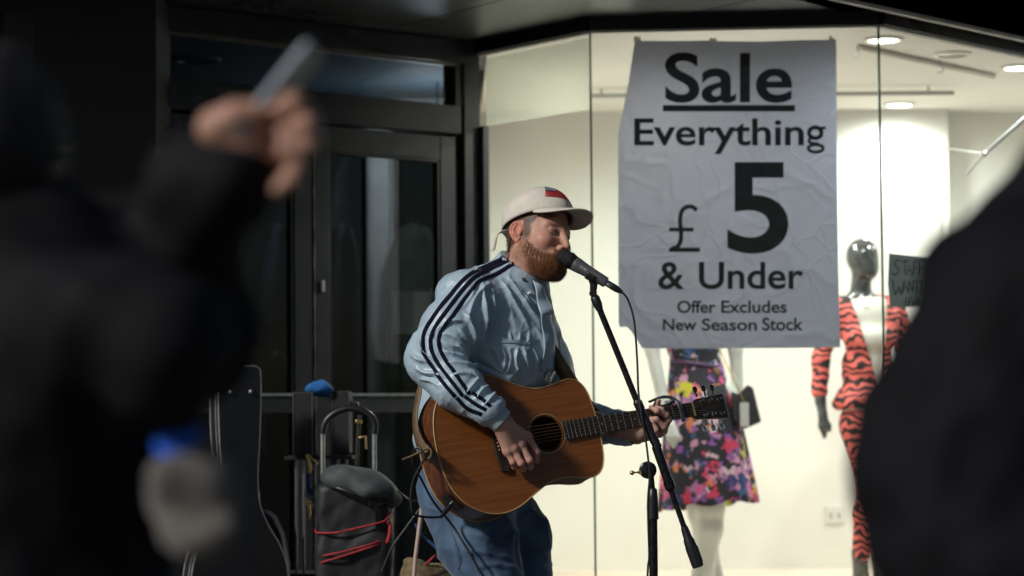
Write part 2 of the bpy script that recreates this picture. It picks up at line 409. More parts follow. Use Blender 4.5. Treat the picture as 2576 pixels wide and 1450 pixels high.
# ---- entrance: transom, two door leaves, jamb
dd = (D1 - D0).normalized(); dn = Vector((dd.y, -dd.x))            # dn points out, to the street
def ds(u):
    """distance along the door line seen at column u"""
    k = (u - 1288) / FPX          # X = k*Y (roll ignored at eye level)
    t = (k * D0.y - D0.x) / (dd.x - k * dd.y); return t
def dpt(s): return D0 + dd * s
def dz(u, v): s = ds(u); return P(u, v, dpt(s).y).z
def dbox(name, s0, s1, z0, z1, m, par, depth=.05, out=0.0, bevel=.003):
    a = dpt(s0) + dn * out; b = dpt(s1) + dn * out; c = -dn * depth
    return MB().prism([a, b, b + c, a + c], z0, z1).build(name, m, par, None, bevel=bevel)
zl = dz(990, 331); zg = dz(970, 390); zr = dz(980, 990); zt0 = dz(1145, 266); zt1 = dz(1145, 158)
dbox('transom_bar', ds(398), ds(1160), zl + .012, zt0, m_frame, sb, .09, .01)
dbox('transom_head', ds(393), ds(1206), zt1, Z_SOF - .002, m_frame, sb, .1, .012)
dbox('transom_lit_edge', ds(393), ds(1160), zt1 - .014, zt1 - .002, mat('edge_highlight', (.16, .15, .12), .45, .5), sb, .02, .004, 0)  # header's lower edge catching light, put in as a paler strip
dbox('transom_mullion', ds(1147), ds(1166), zt0, zt1, m_band, sb, .08, .004)
dbox('transom_pane', ds(398), ds(1147), zt0, zt1 - .014, m_dglass, sb, .008, -.03, 0)
dbox('door_jamb', ds(1166), ds(1206), 0, zt1, m_frame, sb, .1, .014)
dbox('jamb_reveal', ds(1150), ds(1166), 0, zl + .012, m_band, sb, .1, -.02)
fj = W0 + d01 * .012 - n01 * .012
MB().wall(W0 - n01 * .012, W0 + d01 * .035 - n01 * .012, Z_SILL, fz, .03).build('pane_channel', m_frame, sb, None, bevel=.002)
dbox('door_jamb', ds(396), ds(418), 0, zl + .012, m_frame, sb, .1, .014)
def door(u0, u1, ug0, ug1, lab, lock):
    a, b = ds(u0), ds(u1); ga, gb = ds(ug0), ds(ug1); mid = dpt((a + b) / 2)
    d_ = sub_empty('door', (mid.x, mid.y, 0), sb); d_['label'] = lab
    dbox('stile', a, ga, .02, zl, m_frame, d_); dbox('stile', gb, b, .02, zl, m_frame, d_)
    dbox('top_rail', ga, gb, zg, zl, m_frame, d_, .05, -.001); dbox('mid_rail', ga, gb, zr - .075, zr - .012, m_frame, d_, .05, -.001)
    dbox('bottom_rail', ga, gb, .02, .2, m_frame, d_, .05, -.001)
    dbox('rail_bead', ga, gb, zr - .010, zr, m_steel, d_, .02, .006, 0)
    dbox('pane', ga, gb, zr, zg, m_dglass, d_, .008, -.02, 0); dbox('pane', ga, gb, .2, zr - .075, m_dglass, d_, .008, -.02, 0)
    for (s0, s1, z0, z1) in ((ga, ga + .012, zr, zg), (gb - .012, gb, zr, zg), (ga, gb, zg - .012, zg)):
        dbox('glazing_bead', s0, s1, z0, z1, m_band, d_, .02, -.004, 0)
    if lock:
        c = dpt(ds(808)); z = dz(808, 721)
        dbox('lock', ds(803.5), ds(812.5), z - .022, z + .022, m_steel, d_, .02, .012, .004)
        dbox('edge_strip', ds(788.5), ds(791.5), .05, zl - .02, mat('worn_edge', (.22, .19, .15), .5, .5, var=.5, vscale=15), d_, .02, .004, 0)
    return d_
door(420, 786, 452, 740, 'left door leaf, mostly hidden behind the raised phone', False)
door(793, 1148, 829, 1110, 'right door leaf with a steel lock cylinder', True)
# ---- unlit shop room behind the doors
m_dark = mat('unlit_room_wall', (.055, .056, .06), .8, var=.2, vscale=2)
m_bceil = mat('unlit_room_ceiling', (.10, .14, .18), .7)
def slab(name, poly, z0, z1, m, kind='structure'):
    o = MB().prism(poly, z0, z1).build(name, m, None, None); tag(o, kind=kind); return o
V2 = lambda x, y: Vector((x, y))
backs = [V2(-2.6, 13.4), V2(-.05, 13.4)]
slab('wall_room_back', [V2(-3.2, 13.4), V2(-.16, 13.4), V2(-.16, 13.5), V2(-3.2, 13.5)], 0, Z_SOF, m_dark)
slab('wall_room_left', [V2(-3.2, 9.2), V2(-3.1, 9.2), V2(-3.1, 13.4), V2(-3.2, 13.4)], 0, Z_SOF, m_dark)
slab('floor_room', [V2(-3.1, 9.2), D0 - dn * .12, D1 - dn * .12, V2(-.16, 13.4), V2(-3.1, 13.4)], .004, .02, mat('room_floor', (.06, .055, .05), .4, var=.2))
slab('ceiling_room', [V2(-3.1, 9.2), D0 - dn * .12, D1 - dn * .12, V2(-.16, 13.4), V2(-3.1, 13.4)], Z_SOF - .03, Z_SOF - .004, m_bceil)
# partition between the dark room and the lit display
slab('wall_partition', [W0 + V2(-.06, .07), W0 + V2(-.004, .07), V2(-.150, Y_BACK + .1), V2(-.22, Y_BACK + .1), V2(-.20, 9.97)], 0, Z_SOF, m_wall)
# ---- lit display space
slab('wall_display_back', [V2(-.149, Y_BACK), plan(2398, Y_BACK), plan(2398, Y_BACK) + V2(0, .1), V2(-.149, Y_BACK + .1)], 0, Z_SOF, m_wall)
rc = plan(2398, Y_BACK)
slab('wall_display_return', [rc + V2(0, .102), rc + V2(1.3, .25), rc + V2(1.3, .35), rc + V2(0, .2)], 0, Z_SOF, m_wall)
slab('wall_display_right', [rc + V2(1.2, .24), V2(rc.x + 1.2, 10.6), V2(rc.x + 1.3, 10.6), rc + V2(1.3, .24)], 0, Z_SOF, m_wall)
inner = [W0 + V2(.03, .1), W1 + V2(.0, .03), W2 + V2(0, .03), W3 + V2(0, .06), V2(rc.x + 1.3, 10.6), rc + V2(1.25, .3), rc + V2(0, .1), V2(-.149, Y_BACK)]
slab('ceiling_display', inner, Z_CEIL, Z_CEIL + .02, m_ceil)
slab('floor_display', inner, Z_SILL - .06, Z_SILL - .02, m_floor)

# ---- ceiling downlights in the display
m_lamp = emit_mat('lamp_disc', (1.0, .97, .90), 9.0); m_ring = mat('lamp_ring', (.62, .60, .55), .35, .4)
def downlight(u, v, lit, lab, power=60, r=.062, at=None, tilt=(0, 0), col=(.97, 1, .96)):
    c = Pz(u, v, Z_CEIL) if at is None else Vector((at[0], at[1], Z_CEIL))
    e = empty('ceiling_downlight', c, lab, 'ceiling light', 'downlights in the window display ceiling')
    MB().lathe(c + Vector((0, 0, .0)), c - Vector((0, 0, 1)), [(-.001, r * 1.28), (.006, r * 1.3), (.010, r * 1.18), (.010, r), (-.001, r)], 28).build('ring', m_ring, e, 40)
    MB().lathe(c, c - Vector((0, 0, 1)), [(.001, r * .98), (.006, r * .92), (.007, .001)], 28).build('lens', m_lamp if lit else mat('lamp_off', (.35, .34, .30), .2, .3), e, 40)
    if lit:
        ld = bpy.data.lights.new('lamp', 'SPOT'); ld.energy = power; ld.color = col; ld.spot_size = R(178); ld.spot_blend = 1.0; ld.shadow_soft_size = .05
        lo_ = bpy.data.objects.new('lamp', ld); COL.objects.link(lo_); lo_.location = (0, 0, -.03); lo_.parent = e
        lo_.rotation_euler = (tilt[0], tilt[1], 0)
    return e
downlight(2222, 98, True, 'lit downlight above the black mannequin, cut by the glass joint', 62)
downlight(2395, 135, False, 'unlit round downlight right of the glass joint', 0)
downlight(2562, 168, True, 'lit downlight at the right edge of the display ceiling', 60)
downlight(2262, 262, True, 'lit downlight further back above the thin wall wire', 46)
downlight(0, 0, True, 'added unseen downlight beyond the right edge of the view, at the back of the display', 60, at=(2.75, 11.1))  # added out of view to brighten the return wall
downlight(0, 0, True, 'added downlight hidden behind the poster, deep in the display', 36, at=(.95, 10.9))  # this and the next two are added unseen to light the display
downlight(0, 0, True, 'added downlight hidden behind the poster, close to the front glass', 62, at=(.62, 9.75), col=(1, .9, .76))
downlight(0, 0, True, 'added downlight hidden behind the poster, nearest the doors', 74, at=(.66, 10.6), col=(.95, 1, .92))
# unlit round light in the dark room ceiling
c = Pz(497, 150, Z_SOF - .03); e = empty('ceiling_downlight', c, 'unlit round ceiling light seen through the glass above the doors', 'ceiling light')
MB().lathe(c, c - Vector((0, 0, 1)), [(-.001, .1), (.008, .1), (.01, .085), (-.001, .085)], 28).build('ring', mat('ring_blue', (.2, .25, .28), .4), e, 40)

# ---- rails, hooks and rods of the display
m_rail = mat('grey_rail', (.5, .5, .5), .4, .3)
a, b = P(1485, 238, 11.0), P(2400, 238, 11.0); a.z = b.z = (a.z + b.z) / 2
e = empty('hanging_rail', a, 'grey horizontal rail hung below the display ceiling', 'rail')
MB().tube([a, b], .011, 10).build('bar', m_rail, e)
for k in (.03, .5, .93):
    q = a.lerp(b, k); MB().tube([q, Vector((q.x, q.y, Z_CEIL))], .005, 8).build('hanger', m_rail, e)
t0, t1 = Pz(2158, 112, Z_CEIL), Pz(2500, 186, Z_CEIL)
o = MB().tube([t0 - Vector((0, 0, .012)), t1 - Vector((0, 0, .012))], .012, 8).build('ceiling_track', mat('track', (.75, .68, .6), .5), None); tag(o, 'cream track on the display ceiling beside the glass joint', 'track')
def hook(u, v, lab):
    t = Pz(u, v - 18, Z_CEIL); pts = [t, t - Vector((0, 0, .02))]
    for k in range(9):
        an = math.pi * (.5 - k / 6); pts.append(t + Vector((.014 * math.cos(an) - .002, 0, -.036 + .014 * math.sin(an))))
    o = MB().tube(pts, .0028, 6).build('ceiling_hook', m_rail, None, 60); tag(o, lab, 'hook', 'hooks in the display ceiling')
hook(2155, 132, 'small metal hook left of the glass joint'); hook(2366, 172, 'small metal hook right of the glass joint')
e = empty('display_arm', P(2476, 388, 10.4), 'angled steel display arm at the right edge behind glass', 'display arm')
MB().tube([P(2620, 262, 10.3), P(2476, 388, 10.4)], .009, 10).build('arm_tube', m_rail, e)
MB().tube([P(2476, 388, 10.4), P(2430, 440, 10.45)], .006, 10).build('arm_tip', m_white, e)
MB().ball(P(2476, 388, 10.4), .014).build('joint', m_steel, e)
MB().tube([P(2476, 388, 10.4), P(2230, 352, 11.5)], .004, 8).build('wire', m_white, e)
o = MB().prism([V2(P(2235, 525, Y_BACK).x, Y_BACK - .012), V2(P(2366, 525, Y_BACK).x, Y_BACK - .012), V2(P(2366, 525, Y_BACK).x, Y_BACK - .001), V2(P(2235, 525, Y_BACK).x, Y_BACK - .001)], .9, P(2300, 528, Y_BACK).z).build('wall_board', m_wall, None, None, bevel=.002)
tag(o, 'plain pale board fixed to the display back wall', 'board')
sc_ = P(2100, 1294, Y_BACK - .006); e = empty('power_socket', sc_, 'white square power socket low on the display wall', 'socket')
MB().box(sc_, (.088, .012, .088)).build('plate', m_white, e, None, bevel=.003)
for dx in (-.02, .02): MB().box(sc_ + Vector((dx, -.007, -.006)), (.012, .004, .03)).build('switch', mat('socket_grey', (.45, .43, .4), .5), e, None)

# ---- the sale poster, taped inside the front pane
pd = (W2 - W1).normalized(); pnrm = Vector((-pd.y, pd.x))
def PS(u, v, off=.02):
    """point on the front pane plane, off metres behind it"""
    o_ = W1 + pnrm * off; k = (_f + _r * ((u - 1288) / FPX) + _u * ((725 - v) / FPX))
    t = ((o_.x - CAM.x) * pnrm.x + (o_.y - CAM.y) * pnrm.y) / (k.x * pnrm.x + k.y * pnrm.y); return CAM + k * t
def C5(x, y, off=.02): return PS(1509.4 + x * .5854, 62.9 + y * .5854, off)
m_paper = mat('poster_paper', (.69, .70, .785), .7, var=.06, vscale=3, transl=.42, spec=.2)
def crease(M_, strength):
    n = M_.node_tree.nodes; l = M_.node_tree.links; b = n['Principled BSDF']; tc = n.new('ShaderNodeTexCoord')
    ns = n.new('ShaderNodeTexNoise'); ns.inputs['Scale'].default_value = 3; l.new(tc.outputs['Object'], ns.inputs[0])
    ad = n.new('ShaderNodeMix'); ad.data_type = 'VECTOR'; ad.inputs[0].default_value = .35; l.new(tc.outputs['Object'], ad.inputs[4]); l.new(ns.outputs['Color'], ad.inputs[5])
    hs = []
    for sc, wgt in ((4.2, 1.0), (11, .5)):
        vo = n.new('ShaderNodeTexVoronoi'); vo.feature = 'DISTANCE_TO_EDGE'; vo.inputs['Scale'].default_value = sc; l.new(ad.outputs[1], vo.inputs['Vector'])
        mr = n.new('ShaderNodeMapRange'); mr.inputs['From Max'].default_value = .12; mr.inputs['To Max'].default_value = wgt; l.new(vo.outputs['Distance'], mr.inputs['Value']); hs.append(mr)
    n2 = n.new('ShaderNodeTexNoise'); n2.inputs['Scale'].default_value = 9; l.new(tc.outputs['Object'], n2.inputs[0])
    s1 = n.new('ShaderNodeMath'); l.new(hs[0].outputs[0], s1.inputs[0]); l.new(hs[1].outputs[0], s1.inputs[1])
    s2 = n.new('ShaderNodeMath'); l.new(s1.outputs[0], s2.inputs[0]); l.new(n2.outputs['Fac'], s2.inputs[1])
    bp = n.new('ShaderNodeBump'); bp.inputs['Strength'].default_value = strength; bp.inputs['Distance'].default_value = .01; l.new(s2.outputs[0], bp.inputs['Height'])
    l.new(bp.outputs[0], b.inputs['Normal'])
    for t in n:
        if t.type == 'BSDF_TRANSLUCENT': l.new(bp.outputs[0], t.inputs['Normal'])
crease(m_paper, .38)
m_ink = mat('poster_ink', (.042, .044, .050), .55, var=.2, vscale=30)
pst = empty('sale_poster', C5(550, 1385), 'large creased grey paper SALE poster with torn corner behind the glass', 'poster')
outl = [(150, 68), (330, 69), (478, 67), (484, 78), (489, 70), (700, 72), (860, 66), (1015, 64), (1017, 300), (1019, 700), (1022, 950), (1027, 1200), (1033, 1386), (800, 1389), (500, 1391), (183, 1391), (160, 1355), (135, 1318), (118, 1300), (100, 1296), (92, 1303), (80, 1288), (78, 900), (78, 470), (96, 380), (122, 250), (140, 130)]
fr = [C5(*q, .020) for q in outl]; bk = [C5(*q, .0204) for q in outl]; n = len(fr)
MB().add(fr + bk, [tuple(range(n)), tuple(range(2 * n - 1, n - 1, -1))] + [(i, (i + 1) % n, n + (i + 1) % n, n + i) for i in range(n)]).build('sheet', m_paper, pst, None)
def text_mesh(txt, bold=0.0):
    cu = bpy.data.curves.new('txt', 'FONT'); cu.body = txt; cu.size = 1; cu.offset = bold; cu.resolution_u = 6
    o_ = bpy.data.objects.new('txt', cu); COL.objects.link(o_); dg = bpy.context.evaluated_depsgraph_get(); dg.update()
    me = bpy.data.meshes.new_from_object(o_.evaluated_get(dg)); bpy.data.objects.remove(o_); return me
def put_text(name, txt, x0, y0, x1, y1, par, mapf, m_, bold=.02):
    """set a line of type so that its ink box is x0..x1, y0 (top)..y1 (bottom)"""
    me = text_mesh(txt, bold); co = np.empty(len(me.vertices) * 3, np.float32); me.vertices.foreach_get('co', co); co = co.reshape(-1, 3)
    lo, hi = co.min(0), co.max(0); me.materials.clear()
    for v_ in me.vertices:
        a_ = (v_.co.x - lo[0]) / (hi[0] - lo[0]); b_ = (v_.co.y - lo[1]) / (hi[1] - lo[1])
        v_.co = mapf(x0 + (x1 - x0) * a_, y1 + (y0 - y1) * b_)
    me.name = name; return link(name, me, m_, par)
IK = lambda x, y: C5(x, y, .0185)
def line(txt, x0, y0, x1, y1, bold=.022): return put_text('lettering', txt, x0, y0, x1, y1, pst, IK, m_ink, bold)
line('Sale', 279, 118, 826, 336, .017)
q = [IK(270, 345), IK(838, 345), IK(838, 372), IK(270, 372)]; MB().add(q, [(0, 1, 2, 3)]).build('underline', m_ink, pst, None)
line('Everythin', 147, 402, 876, 556, .016)
def strokes(polys, par, m_, mapf):
    b_ = MB()
    for pts, wd in polys:
        pts = [np.array(p_, float) for p_ in pts]; L, Rr = [], []
        for i, p_ in enumerate(pts):
            t = pts[min(i + 1, len(pts) - 1)] - pts[max(i - 1, 0)]; t = t / (np.linalg.norm(t) + 1e-9); nn = np.array((-t[1], t[0]))
            w_ = wd[i] if hasattr(wd, '__len__') else wd
            L.append(mapf(*(p_ + nn * w_ / 2))); Rr.append(mapf(*(p_ - nn * w_ / 2)))
        k = len(pts); b_.add(L + Rr, [(i, i + 1, k + i + 1, k + i) for i in range(k - 1)])
    return b_
el = lambda cx, cy, rx, ry, n_=28: [(cx + rx * math.cos(2 * math.pi * i / n_), cy + ry * math.sin(2 * math.pi * i / n_)) for i in range(n_ + 1)]
gb = strokes([(el(925, 464, 27, 23), 18)], pst, m_ink, IK)
for off, pl, wd in ((.0183, crom([(905, 487), (898, 500), (912, 509), (940, 511)], 5), 13), (.0181, el(927, 531, 32, 16), 14), (.0179, [(940, 446), (970, 442)], 13)):
    gb.add(*(lambda z: (z.v, z.f))(strokes([(pl, wd)], pst, m_ink, lambda x, y: C5(x, y, off))))
gb.build('lettering', m_ink, pst, None)
pb_ = strokes([(crom([(416, 797), (398, 783), (372, 783), (351, 802), (344, 842), (348, 885), (347, 925), (334, 952), (310, 962)], 4), 18)], pst, m_ink, IK)
for off, pl, wd in ((.0183, [(297, 880), (402, 880)], 17), (.0181, [(297, 967), (429, 967)], 19)):
    pb_.add(*(lambda z: (z.v, z.f))(strokes([(pl, wd)], pst, m_ink, lambda x, y: C5(x, y, off))))
pb_.build('lettering', m_ink, pst, None)
line('5', 547, 590, 810, 984, .018)
line('&', 250, 1019, 362, 1138, .015); line('Under', 425, 1019, 874, 1137, .016)
line('Offer', 332, 1185, 497, 1239, .020); line('Excludes', 521, 1185, 803, 1239, .020); line('New', 270, 1264, 415, 1314, .020); line('Season', 438, 1262, 674, 1315, .020); line('Stock', 697, 1258, 873, 1315, .020)
# tape at the poster's top corners
m_tape = mat('tape', (.75, .74, .68), .3, transl=.3)
for (x, y, s) in ((160, 62, 1), (1000, 58, -1), (485, 68, 1)):
    MB().add([C5(x - 14, y - 14, .0178), C5(x + 16, y - 10 * s, .0178), C5(x + 14, y + 12, .0178), C5(x - 16, y + 10, .0178)], [(0, 1, 2, 3)]).build('tape', m_tape, pst, None)
# ---- handwritten notice on the right pane
rn = Vector((-RD.y, RD.x))
def PR(u, v, off=.016):
    o_ = W2 + rn * off; k = (_f + _r * ((u - 1288) / FPX) + _u * ((725 - v) / FPX))
    t = ((o_.x) * rn.x + (o_.y) * rn.y) / (k.x * rn.x + k.y * rn.y); return CAM + k * t
nt_ = empty('staff_notice', PR(2290, 772), 'dark grey handwritten STAFF WANTED notice on the right pane', 'notice')
nq = [PR(2237, 638), PR(2346, 650), PR(2350, 720), PR(2350, 776), PR(2300, 774), PR(2239, 772), PR(2234, 715)]
n = len(nq); MB().add(nq + [PR(2237 + (q_ - 0) * 0, 0) if 0 else nq[q_] + Vector((rn.x, rn.y, 0)) * .0005 for q_ in range(n)], [tuple(range(n)), tuple(range(2 * n - 1, n - 1, -1))]).build('sheet', mat('notice_paper', (.42, .46, .47), .8, var=.12, vscale=6, transl=.4), nt_, None)
m_pen = mat('notice_pen', (.012, .014, .016), .6)
def PN(x, y): return PR((3400 + x / 2.9) * .6289, (900 + y / 2.9) * .6289, .0145)
def hand(pl, w_=15): strokes([(pl, w_)], nt_, m_pen, PN).build('pen_stroke', m_pen, nt_, None)
for pl in ([(585, 410), (540, 415), (520, 460), (560, 510), (555, 560), (515, 580), (490, 555)], [(600, 425), (690, 415)], [(645, 420), (635, 570)], [(655, 590), (690, 430), (715, 590)], [(665, 530), (710, 525)],
           [(745, 430), (738, 580)], [(745, 425), (800, 418)], [(742, 500), (785, 492)], [(815, 425), (810, 585)], [(815, 418), (880, 410)], [(812, 500), (865, 492)],
           [(495, 640), (525, 810), (570, 720), (590, 810), (630, 640)], [(615, 790), (650, 645), (670, 780)], [(625, 730), (665, 725)], [(685, 790), (690, 655), (735, 780), (735, 645)], [(745, 660), (820, 650)], [(782, 655), (778, 800)], [(840, 650), (835, 805)], [(840, 650), (900, 645)], [(838, 725), (885, 720)], [(836, 803), (890, 795)], [(915, 650), (912, 800), (955, 760), (950, 680), (915, 650)],
           [(660, 840), (650, 880), (655, 935)], [(690, 850), (685, 935)], [(690, 850), (725, 848)], [(688, 890), (715, 888)], [(735, 880), (740, 925), (765, 920), (768, 880)], [(785, 850), (785, 930)], [(805, 850), (805, 930)]):
    hand(crom(pl, 4) if len(pl) > 3 else pl, 13)
# ---- things seen inside the unlit room
o = MB().prism([plan(924, 11.4), plan(979, 11.4), plan(979, 11.4) + V2(.02, .16), plan(924, 11.4) + V2(.02, .16)], .02, Z_SOF - .03).build('column', mat('room_column', (.62, .63, .62), .6, var=.1), None, None, bevel=.01); tag(o, 'pale square column standing inside the unlit shop', 'column')
s0, s1 = ds(998), ds(1095)
def dpaper(s, z): q_ = dpt(s) - dn * .03; return Vector((q_.x, q_.y, z))
z0, z1 = dz(1045, 841), dz(1045, 733)
o = MB().add([dpaper(s0, z0), dpaper(s1, z0), dpaper(s1, z1), dpaper(s0, z1)], [(0, 1, 2, 3)]).build('door_notice', mat('door_notice_paper', (.42, .42, .41), .8, var=.06), None, None, solid=.0006); tag(o, 'blank grey sheet taped inside the right door glass', 'notice')
def garment(u, v, Y, w_, h_, col, lab):
    t = P(u, v, Y); e = empty('hanging_garment', t, lab, 'garment', 'clothes hanging in the unlit shop')
    pts = []
    for i in range(13):
        a_ = i / 12
        for j in range(9):
            b_ = j / 8 - .5
            pts.append(t + Vector((b_ * w_ * (.55 + .45 * min(1, a_ * 5)), .03 * math.sin(9 * b_ + 3 * a_) + .02, -h_ * a_ - abs(b_) * .06 * (1 - a_))))
    MB().add(pts, [(i * 9 + j, i * 9 + j + 1, (i + 1) * 9 + j + 1, (i + 1) * 9 + j) for i in range(12) for j in range(8)]).build('cloth', mat('garment_%d' % (u * 7 + v), col, .9, var=.3, vscale=12), e, 180, solid=.012)
    MB().tube([t + Vector((-w_ * .25, .03, -.03)), t + Vector((0, .03, .02)), t + Vector((w_ * .25, .03, -.03))], .004, 6).build('hanger', m_black, e)
for u, v, Y, w_, h_, c_, lab in ((622, 868, 10.6, .14, .5, (.11, .02, .02), 'dark red garment hanging behind the left door glass'), (690, 880, 10.7, .16, .6, (.05, .045, .055), 'dark purple grey garment next to the red one'),
        (700, 560, 11.2, .2, .5, (.03, .05, .09), 'navy garment hanging high behind the left door'), (860, 560, 11.0, .16, .9, (.02, .022, .03), 'near black coat hanging left of the pale column'),
        (1040, 560, 11.3, .26, .8, (.05, .065, .05), 'dark olive coat hanging right of the pale column'), (880, 390, 11.6, .2, .4, (.07, .07, .10), 'slate blue garment high behind the right door glass')):
    garment(u, v, Y, w_, h_, c_, lab)
ld = bpy.data.lights.new('added_light', 'POINT'); ld.energy = 9; ld.color = (.85, .95, 1); ld.shadow_soft_size = .16  # added light, kept out of sight, to brighten the column and bulkhead
qa, qb = P(915, 262, 11.35), P(1152, 158, 11.35)
o = MB().box(((qa.x + qb.x) / 2, 11.4, (Z_SOF - .03 + qa.z - .05) / 2), (qb.x - qa.x, .08, Z_SOF - .03 - qa.z + .05)).build('bulkhead', mat('bulkhead_paint', (.42, .43, .43), .8, var=.06), None, None); tag(o, 'pale bulkhead panel high inside the dark shop, behind the transom', 'panel')
c = P(1100, 300, 10.8); e = empty('added_room_light', c, 'added light in the dark shop, unseen behind the transom bar', 'lamp')
MB().tube([c, (c.x, c.y, Z_SOF - .03)], .004, 8).build('added_flex', m_black, e)
MB().lathe(c + Vector((0, 0, .02)), c - Vector((0, 0, 1)), [(0, .06), (.006, .06), (.007, .001)], 20).build('lens', emit_mat('added_light_lens', (.8, .9, 1), 1.0), e, 40)
lo_ = bpy.data.objects.new('lamp', ld); COL.objects.link(lo_); lo_.parent = e; lo_.location = (0, 0, -.03)
# ================================================================== GUITAR
GO = P(1375, 1091, 6.95)
def _solve():
    best = None
    for i in range(400):
        Yn = 6.95 + i * .001; q = P(1741, 1031, Yn); e_ = abs((q - GO).length - .495)
        if best is None or e_ < best[0]: best = (e_, q)
    return best[1]
GA = (_solve() - GO).normalized()
GN = Vector((.52, -.84, .25)); GN = (GN - GA * GN.dot(GA)).normalized(); GB = GN.cross(GA)
def GL(x, y, z=0.0): return GO + GA * x + GB * y + GN * z
GM = Matrix((GA, GB, GN)).transposed()
m_spruce = mat('amber_spruce', (.185, .056, .010), .36, col2=(.255, .084, .016), vscale=6, detail=5, stretch=(1.2, 26, 26), coat=.15)
def align_grain(M_):
    # turn the wood grain along the neck
    n = M_.node_tree.nodes; l = M_.node_tree.links; mp = [q for q in n if q.type == 'MAPPING'][0]; tc = [q for q in n if q.type == 'TEX_COORD'][0]
    rt = n.new('ShaderNodeMapping'); rt.inputs['Rotation'].default_value = GM.transposed().to_euler('XYZ'); l.new(tc.outputs['Object'], rt.inputs[0]); l.new(rt.outputs[0], mp.inputs[0])
align_grain(m_spruce)
def wood(name, c1, c2, stretch_axis, rough=.38):
    M_ = mat(name, c1, rough, col2=c2, vscale=3, detail=6, coat=.2, stretch=stretch_axis); return M_
m_mahog = wood('mahogany_side', (.075, .022, .008), (.150, .050, .017), (2, 22, 22)); align_grain(m_mahog)
m_dkwood = mat('dark_fretboard', (.022, .014, .010), .5, var=.3, vscale=30)
m_bind = mat('pale_binding', (.42, .26, .10), .4)
m_gold = mat('brass', (.60, .42, .18), .28, 1.0); m_chrome = mat('chrome', (.62, .62, .60), .16, 1.0)
m_blkp = mat('black_plastic', (.012, .012, .013), .38, var=.2, vscale=40)
m_string = mat('bronze_string', (.62, .43, .22), .3, .9); m_fret = mat('nickel_fret', (.62, .58, .50), .25, 1.0)
m_leather = mat('brown_leather', (.13, .085, .04), .6, var=.2, vscale=40, bump=.15, bscale=150)
gt = empty('acoustic_guitar', GL(-.2, -.2, -.05), 'amber acoustic guitar with dark fretboard slung across the singer', 'guitar')
half = [(-.352, .0), (-.348, .055), (-.333, .112), (-.300, .160), (-.250, .193), (-.195, .204), (-.140, .194), (-.085, .167), (-.035, .143), (.005, .134), (.045, .136), (.085, .144), (.118, .146), (.146, .132), (.163, .100), (.170, .05), (.171, 0)]
hp = crom(half, 5)
out2 = [(p[0], p[1]) for p in hp] + [(p[0], -p[1]) for p in hp[-2:0:-1]]
def deep(x): return -(.088 + .026 * (.171 - x) / .52)
N_ = len(out2); HR = .051
hole = []
for x, y in out2:
    L_ = math.hypot(x, y); hole.append((x / L_ * HR, y / L_ * HR))
MB().add([GL(x, y) for x, y in out2] + [GL(x, y) for x, y in hole] + [GL(x, y, -.004) for x, y in hole], [(i, (i + 1) % N_, N_ + (i + 1) % N_, N_ + i) for i in range(N_)] + [(N_ + i, N_ + (i + 1) % N_, 2 * N_ + (i + 1) % N_, 2 * N_ + i) for i in range(N_)]).build('top', m_spruce, gt, 30)
rim = MB(); rows = []
for k, (inset, zz) in enumerate(((0, 0), (0, -.5), (0, -1))):
    rows.append([GL(x, y, (-.002 if k == 0 else (deep(x) + .002) * -zz * 1.0)) for x, y in out2])
rim.add(sum(rows, []), [(k * N_ + i, k * N_ + (i + 1) % N_, (k + 1) * N_ + (i + 1) % N_, (k + 1) * N_ + i) for k in range(2) for i in range(N_)])
rim.build('side', m_mahog, gt, 50)
MB().add([GL(x, y, deep(x)) for x, y in out2] + [GL(-.1, 0, deep(-.1) - .012)], [((i + 1) % N_, i, N_) for i in range(N_)]).build('back', m_mahog, gt, 50)
for zf in (lambda x: -.0005, lambda x: deep(x) + .001):
    MB().tube([GL(x, y, zf(x)) for x, y in out2] + [GL(*out2[0], zf(out2[0][0]))], .0022, 6, False).build('binding', m_bind, gt, 60)
ang = [2 * math.pi * i / 48 for i in range(48)]
def ring(r0, r1, z, m, name):
    MB().add([GL(r0 * math.cos(a), r0 * math.sin(a), z) for a in ang] + [GL(r1 * math.cos(a), r1 * math.sin(a), z) for a in ang], [(i, (i + 1) % 48, 48 + (i + 1) % 48, 48 + i) for i in range(48)]).build(name, m, gt, None)
ring(.0525, .0555, .0006, mat('rosette_dark', (.05, .022, .01), .4), 'rosette'); ring(.0556, .0605, .0005, mat('rosette_light', (.36, .17, .05), .4), 'rosette'); ring(.0606, .0625, .0006, mat('rosette_dark', (.05, .022, .01), .4), 'rosette')
# bridge with saddle and pins
bx_ = -.158
MB().prism([(bx_ - .014, -.088), (bx_ + .012, -.092), (bx_ + .014, -.03), (bx_ + .014, .03), (bx_ + .012, .092), (bx_ - .014, .088), (bx_ - .019, .03), (bx_ - .019, -.03)], .0005, .009, Matrix.Translation(GO) @ GM.to_4x4()).build('bridge', m_dkwood, gt, None, bevel=.002)
MB().prism([(bx_ + .004, -.036), (bx_ + .007, -.036), (bx_ + .007, .036), (bx_ + .004, .036)], .009, .0125, Matrix.Translation(GO) @ GM.to_4x4()).build('saddle', m_bind, gt, None)
